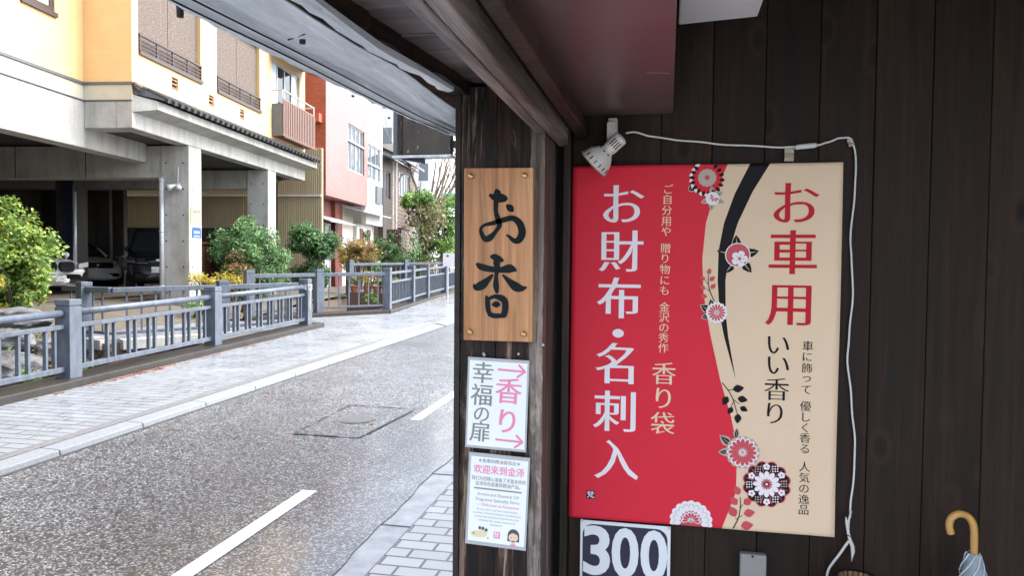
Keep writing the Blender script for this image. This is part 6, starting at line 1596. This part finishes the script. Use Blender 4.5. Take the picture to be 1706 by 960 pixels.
for ch, cx_ in (('3',994),('0',1041.5),('0',1089.5)):
    v, f = glyph(ch, .028, .022); xs = [p[0] for p in v]; ys = [p[1] for p in v]; w_ = on_y(cx_+22.5,900,YC3).x-on_y(cx_-22.5,900,YC3).x
    x0_ = on_y(cx_, 915, YC3).x; zt_d = zt3-.0125; hd = .140
    m.add([(x0_+(x-(min(xs)+max(xs))/2)/(max(xs)-min(xs))*w_, YC3-.0012, zt_d-(max(ys)-y)/(max(ys)-min(ys))*hd) for x, y in v], f)
m.build('lettering', t)
m = MB()
for px, py in ((969.5,867.5),(1115,881)): p = on_y(px, py, YC3); m.lathe([(0,.0045),(.002,.004),(.003,.001)], p, (0,-1,0), 12)
m.build('nail', t, M_IVORY)

# ------------------------------------------------------------------ clip lamp
YLm = 1.955
back = on_y(1035, 229, YLm); mouth = on_y(988.5, 273, YLm+.012)
ax = (mouth-back).normalized(); Ln = (mouth-back).length
lp = thing('clip_lamp', 'white slotted clip-on spot lamp above the poster corner', 'lamp', (back.x, 2.04, back.z+.04))
m = MB(); m.lathe([(-.004,.010),(0,.018),(.003,.0195),(.042,.0185),(.046,.0165)], back, ax, 24); m.build('lamp_socket', lp, M_LAMPWHITE, smooth=True)
m = MB(); m.lathe([(.044,.016),(.050,.0185),(.058,.0265),(.072,.0365),(.090,.0425),(Ln,.0455),(Ln,.0435),(.090,.0405),(.072,.0345),(.058,.0245),(.05,.015)], back, ax, 32, caps=False); sh = m.build('lamp_shade', lp, M_LAMPWHITE, smooth=True)
m = MB(); m.lathe([(Ln-.001,.0459),(Ln+.0015,.0456),(Ln+.0015,.043),(Ln-.001,.043)], back, ax, 32, caps=False); m.build('rim', sh, M_RUST, smooth=True)
m = MB(); m.lathe([(.05,.006),(.06,.018),(.085,.024),(.10,.018),(.105,.004)], back, ax, 20); m.build('bulb', lp, M_FIXTURE, smooth=True)
tov = (_C-np.array(back)); tov = Vector(tov); tov = (tov-ax*tov.dot(ax)).normalized(); sdv = ax.cross(tov).normalized()
m = MB()
for k in range(4):
    a_ = R(-34+20*k); n_ = tov*math.cos(a_)+sdv*math.sin(a_); c0 = back+ax*.010+n_*.0193; c1 = back+ax*.032+n_*.0188; m.bar(c0, c1, .0028, .0012, up=n_)
for k in range(7):
    a_ = R(-60+20*k); n_ = tov*math.cos(a_)+sdv*math.sin(a_); c0 = back+ax*(Ln-.018)+n_*.0438; c1 = back+ax*(Ln-.007)+n_*.0449; m.bar(c0, c1, .0022, .0012, up=n_)
for a_ in (-25, 12, 55):
    n_ = tov*math.cos(R(a_))+sdv*math.sin(R(a_)); m.lathe([(0,.003),(.0012,.003)], back+ax*.054+n_*.0222, n_, 10)
m.build('vent_slot', sh, M_BLACK)
c0 = on_y(1018, 198, 2.02); c1 = on_y(1033, 212, 2.02); c2 = on_y(1013, 204, 1.99)
m = MB(); m.box((on_y(1014,200,2.03).x,2.012,on_y(1020,252,2.03).z),(on_y(1029,200,2.03).x,2.048,on_y(1020,198,2.03).z)); m.build('clip', lp, M_IVORY, bevel=.003)
m = MB(); m.box((on_y(1012,200,2.0).x,1.985,on_y(1020,238,2.0).z),(on_y(1026,200,2.0).x,2.0115,on_y(1020,204,2.0).z)); m.build('clip', lp, M_LAMPWHITE, bevel=.003)
m = MB(); m.lathe([(0,.006),(.003,.005)], on_y(1020,211,1.985), (0,-1,0), 14); m.tube([on_y(1024,225,1.995), back+ax*.02], .007, 10); m.build('ball_joint', lp, M_IVORY, smooth=True)

# ------------------------------------------------------------------ white cord, tape and connector
def wp(px, py, off=.006): p = on_y(px, py, YW-off); return p
t = thing('lamp_cord', 'white lamp cord strung across the wall and down beside the poster', 'cord', wp(1417, 236))
path = [(1043,222,.05),(1052,219.5,.03),(1066,222,.02),(1085,227,.012),(1120,232,.01),(1160,236,.01),(1200,240,.01),(1250,243,.01),(1300,245,.01),(1326,244.5,.01),(1362,242,.01),(1378,237,.008),(1392,232,.007),(1404,229,.007),(1414,230,.007),(1420,237,.007),(1424,252,.006),(1426,285,.006),(1424,320,.006),(1420,360,.006),(1417,400,.006),(1418,430,.006),(1421,470,.006),(1420,500,.006),(1417,535,.006),(1414,565,.006),(1412,595,.006),(1414,625,.006),(1418,660,.006),(1421,700,.006),(1424,735,.006),(1424,770,.006),(1421,805,.006),(1418,835,.008),(1416,862,.012)]
cp_ = catmull([tuple(wp(*p)) for p in path], 4)
m = MB(); m.tube([Vector(p)+Vector((.0008*math.sin(i*.7),0,.0008*math.cos(i*.9))) for i, p in enumerate(cp_)], .0026, 7); m.build('cord', t, M_CORD, smooth=True)
m = MB(); m.tube([wp(1323,245.5,.012),wp(1328,245,.012),wp(1357,242,.012),wp(1362,241.5,.012)], [.004,.0068,.0068,.004], 10); m.build('connector', t, M_CORD, smooth=True)
m = MB(); m.tube([wp(1409,862,.02),wp(1411,872,.02),wp(1413.5,890,.018),wp(1416,900,.018),wp(1420.5,912,.018),wp(1421,920,.018),wp(1418.5,937,.018)], [.0012,.004,.0038,.0042,.0052,.005,.0006], 8)
m.tube([wp(1418,852,.012),wp(1414,868,.018),wp(1413,890,.018)], .0028, 7); m.build('cord_end', t, M_CORD, smooth=True)
m = MB(); m.tube(catmull([tuple(wp(*p)) for p in ((1414,902,.018),(1407,912,.018),(1398,925,.018),(1388,938,.018),(1380,951,.018),(1377,970,.014),(1376,1010,.01),(1378,1080,.008))], 4), .0034, 7); m.build('cord', t, M_CORD, smooth=True)
m = MB(); m.tube([wp(1404,893,.02),wp(1413,893,.025),wp(1418,895,.02)], .0012, 5); m.build('wire_tie', t, M_BLACK)
def tape(label, px, py, w, h, ang):
    o = wp(px, py, .0); m = MB(); cs, sn = math.cos(ang), math.sin(ang); k = KP; vs = []
    n = 5
    for j in range(n+1):
        for u in (-1, 1):
            v = (j/n-.5)*h; vs.append((o.x+(u*w/2*cs-v*sn)*k, YW-.006-.006*math.exp(-((j-1.2)/1.0)**2)-.001*rnd.random(), o.z+(u*w/2*sn+v*cs)*k))
    m.add(vs, [(2*j,2*j+1,2*j+3,2*j+2) for j in range(n)]); ob = m.build('tape', mat=M_TAPE, origin=o)
    so = ob.modifiers.new('thick', 'SOLIDIFY'); so.thickness = .0004
    return tag(ob, label, 'tape', 'tape pieces holding the cord')
tape('yellowed tape strip hanging from the cord above the beige half of the poster', 1314, 257, 15, 25, R(-2))
tape('small tape piece at the corner where the white cord turns down', 1416, 238, 9, 13, R(14))
# grey switch box
a = wp(1232, 918, .0); b = wp(1275, 960, .0)
m = MB(); m.box((a.x,YW-.022,a.z-.13),(b.x,YW+.001,a.z)); t = thing('switch_box', 'grey plastic box on the wall below the beige part of the poster', 'box', ((a.x+b.x)/2,YW,a.z-.13))
m.build('housing', t, M_GREYBOX, bevel=.004, seg=3); m = MB(); m.lathe([(0,.003),(.002,.003)], wp(1253.5,928,.0215), (0,-1,0), 12); m.build('screw_hole', t, M_BLACK)

# ------------------------------------------------------------------ umbrella and bamboo stand
YU = 1.93
um = thing('umbrella', 'folded blue grey umbrella with a curved wooden cane handle', 'umbrella', (on_y(1623,925,YU).x, YU, FLOOR))
hp = [tuple(on_y(x, y, YU)) for x, y in ((1584.5,890),(1581.5,878),(1583.5,866),(1591,859),(1601,857),(1612,861),(1620,871),(1622.8,884),(1623,905),(1622.5,930))]
m = MB(); m.tube(catmull(hp, 5), .0085, 14); m.build('handle', um, M_CANE, smooth=True)
p0 = on_y(1621.5, 926, YU); m = MB(); vs = []; fs = []; nA = 64
prof = [(-.006,.0125),(.004,.0165),(.016,.0195),(.03,.0235),(.06,.029),(.10,.033),(.18,.037),(.32,.038),(.48,.032),(.62,.022),(.72,.012)]
cl = []
for (d_, r) in prof:
    cl.append((d_, r))
dd = np.linspace(-.006, .72, 90)
for i, d_ in enumerate(dd):
    r = float(np.interp(d_, [p[0] for p in prof], [p[1] for p in prof]))
    for k in range(nA):
        a_ = TAU*k/nA; ph = (a_*7+d_*170) % TAU; rr__ = r*(.80+.26*(ph/TAU)**1.3)
        vs.append((p0.x+rr__*math.cos(a_), p0.y+rr__*math.sin(a_), p0.z-d_))
for i in range(len(dd)-1):
    for k in range(nA): fs.append((i*nA+k, (i+1)*nA+k, (i+1)*nA+(k+1)%nA, i*nA+(k+1)%nA))
m.add(vs, fs); cv = m.build('canopy', um, M_UMBR, smooth=True)
m = MB()
for s_ in range(7):
    pts = []
    for i, d_ in enumerate(dd):
        r = float(np.interp(d_, [p[0] for p in prof], [p[1] for p in prof])); a_ = (TAU*s_ - d_*170)/7
        pts.append((p0.x+r*(1.06+.03*math.sin(i*2.3))*math.cos(a_), p0.y+r*(1.06+.03*math.sin(i*2.3))*math.sin(a_), p0.z-d_+.0012*math.sin(i*3.1)))
    m.tube(pts, .0021, 5)
m.build('lace_edge', cv, M_UMBR_DK, smooth=True)
m = MB(); m.tube([(p0.x,p0.y,p0.z-.70),(p0.x,p0.y,FLOOR+.001)], [.006,.004], 10); m.build('tip', um, M_STEEL, smooth=True)
c = on_y(1428, 962, 1.94); t = thing('bamboo_stand', 'slim bamboo slat stand below the end of the white cord', 'stand', (c.x,1.94,FLOOR))
m = MB(); r_ = .046
for k in range(22):
    a_ = TAU*k/22; m.tube([(c.x+r_*math.cos(a_),1.94+r_*math.sin(a_),FLOOR+.001),(c.x+r_*math.cos(a_),1.94+r_*math.sin(a_),c.z-.004)], .0062, 6)
m.build('slats', t, M_BAMBOO, smooth=True)
m = MB(); m.lathe([(0,r_-.003),(.0,r_+.007),(.003,r_+.007),(.003,r_-.003)], (c.x,1.94,c.z-.005), (0,0,1), 30, caps=False); m.lathe([(0,r_-.007),(c.z-FLOOR-.03,r_-.007)], (c.x,1.94,FLOOR+.002), (0,0,1), 20); m.build('rim', t, M_BLACK)
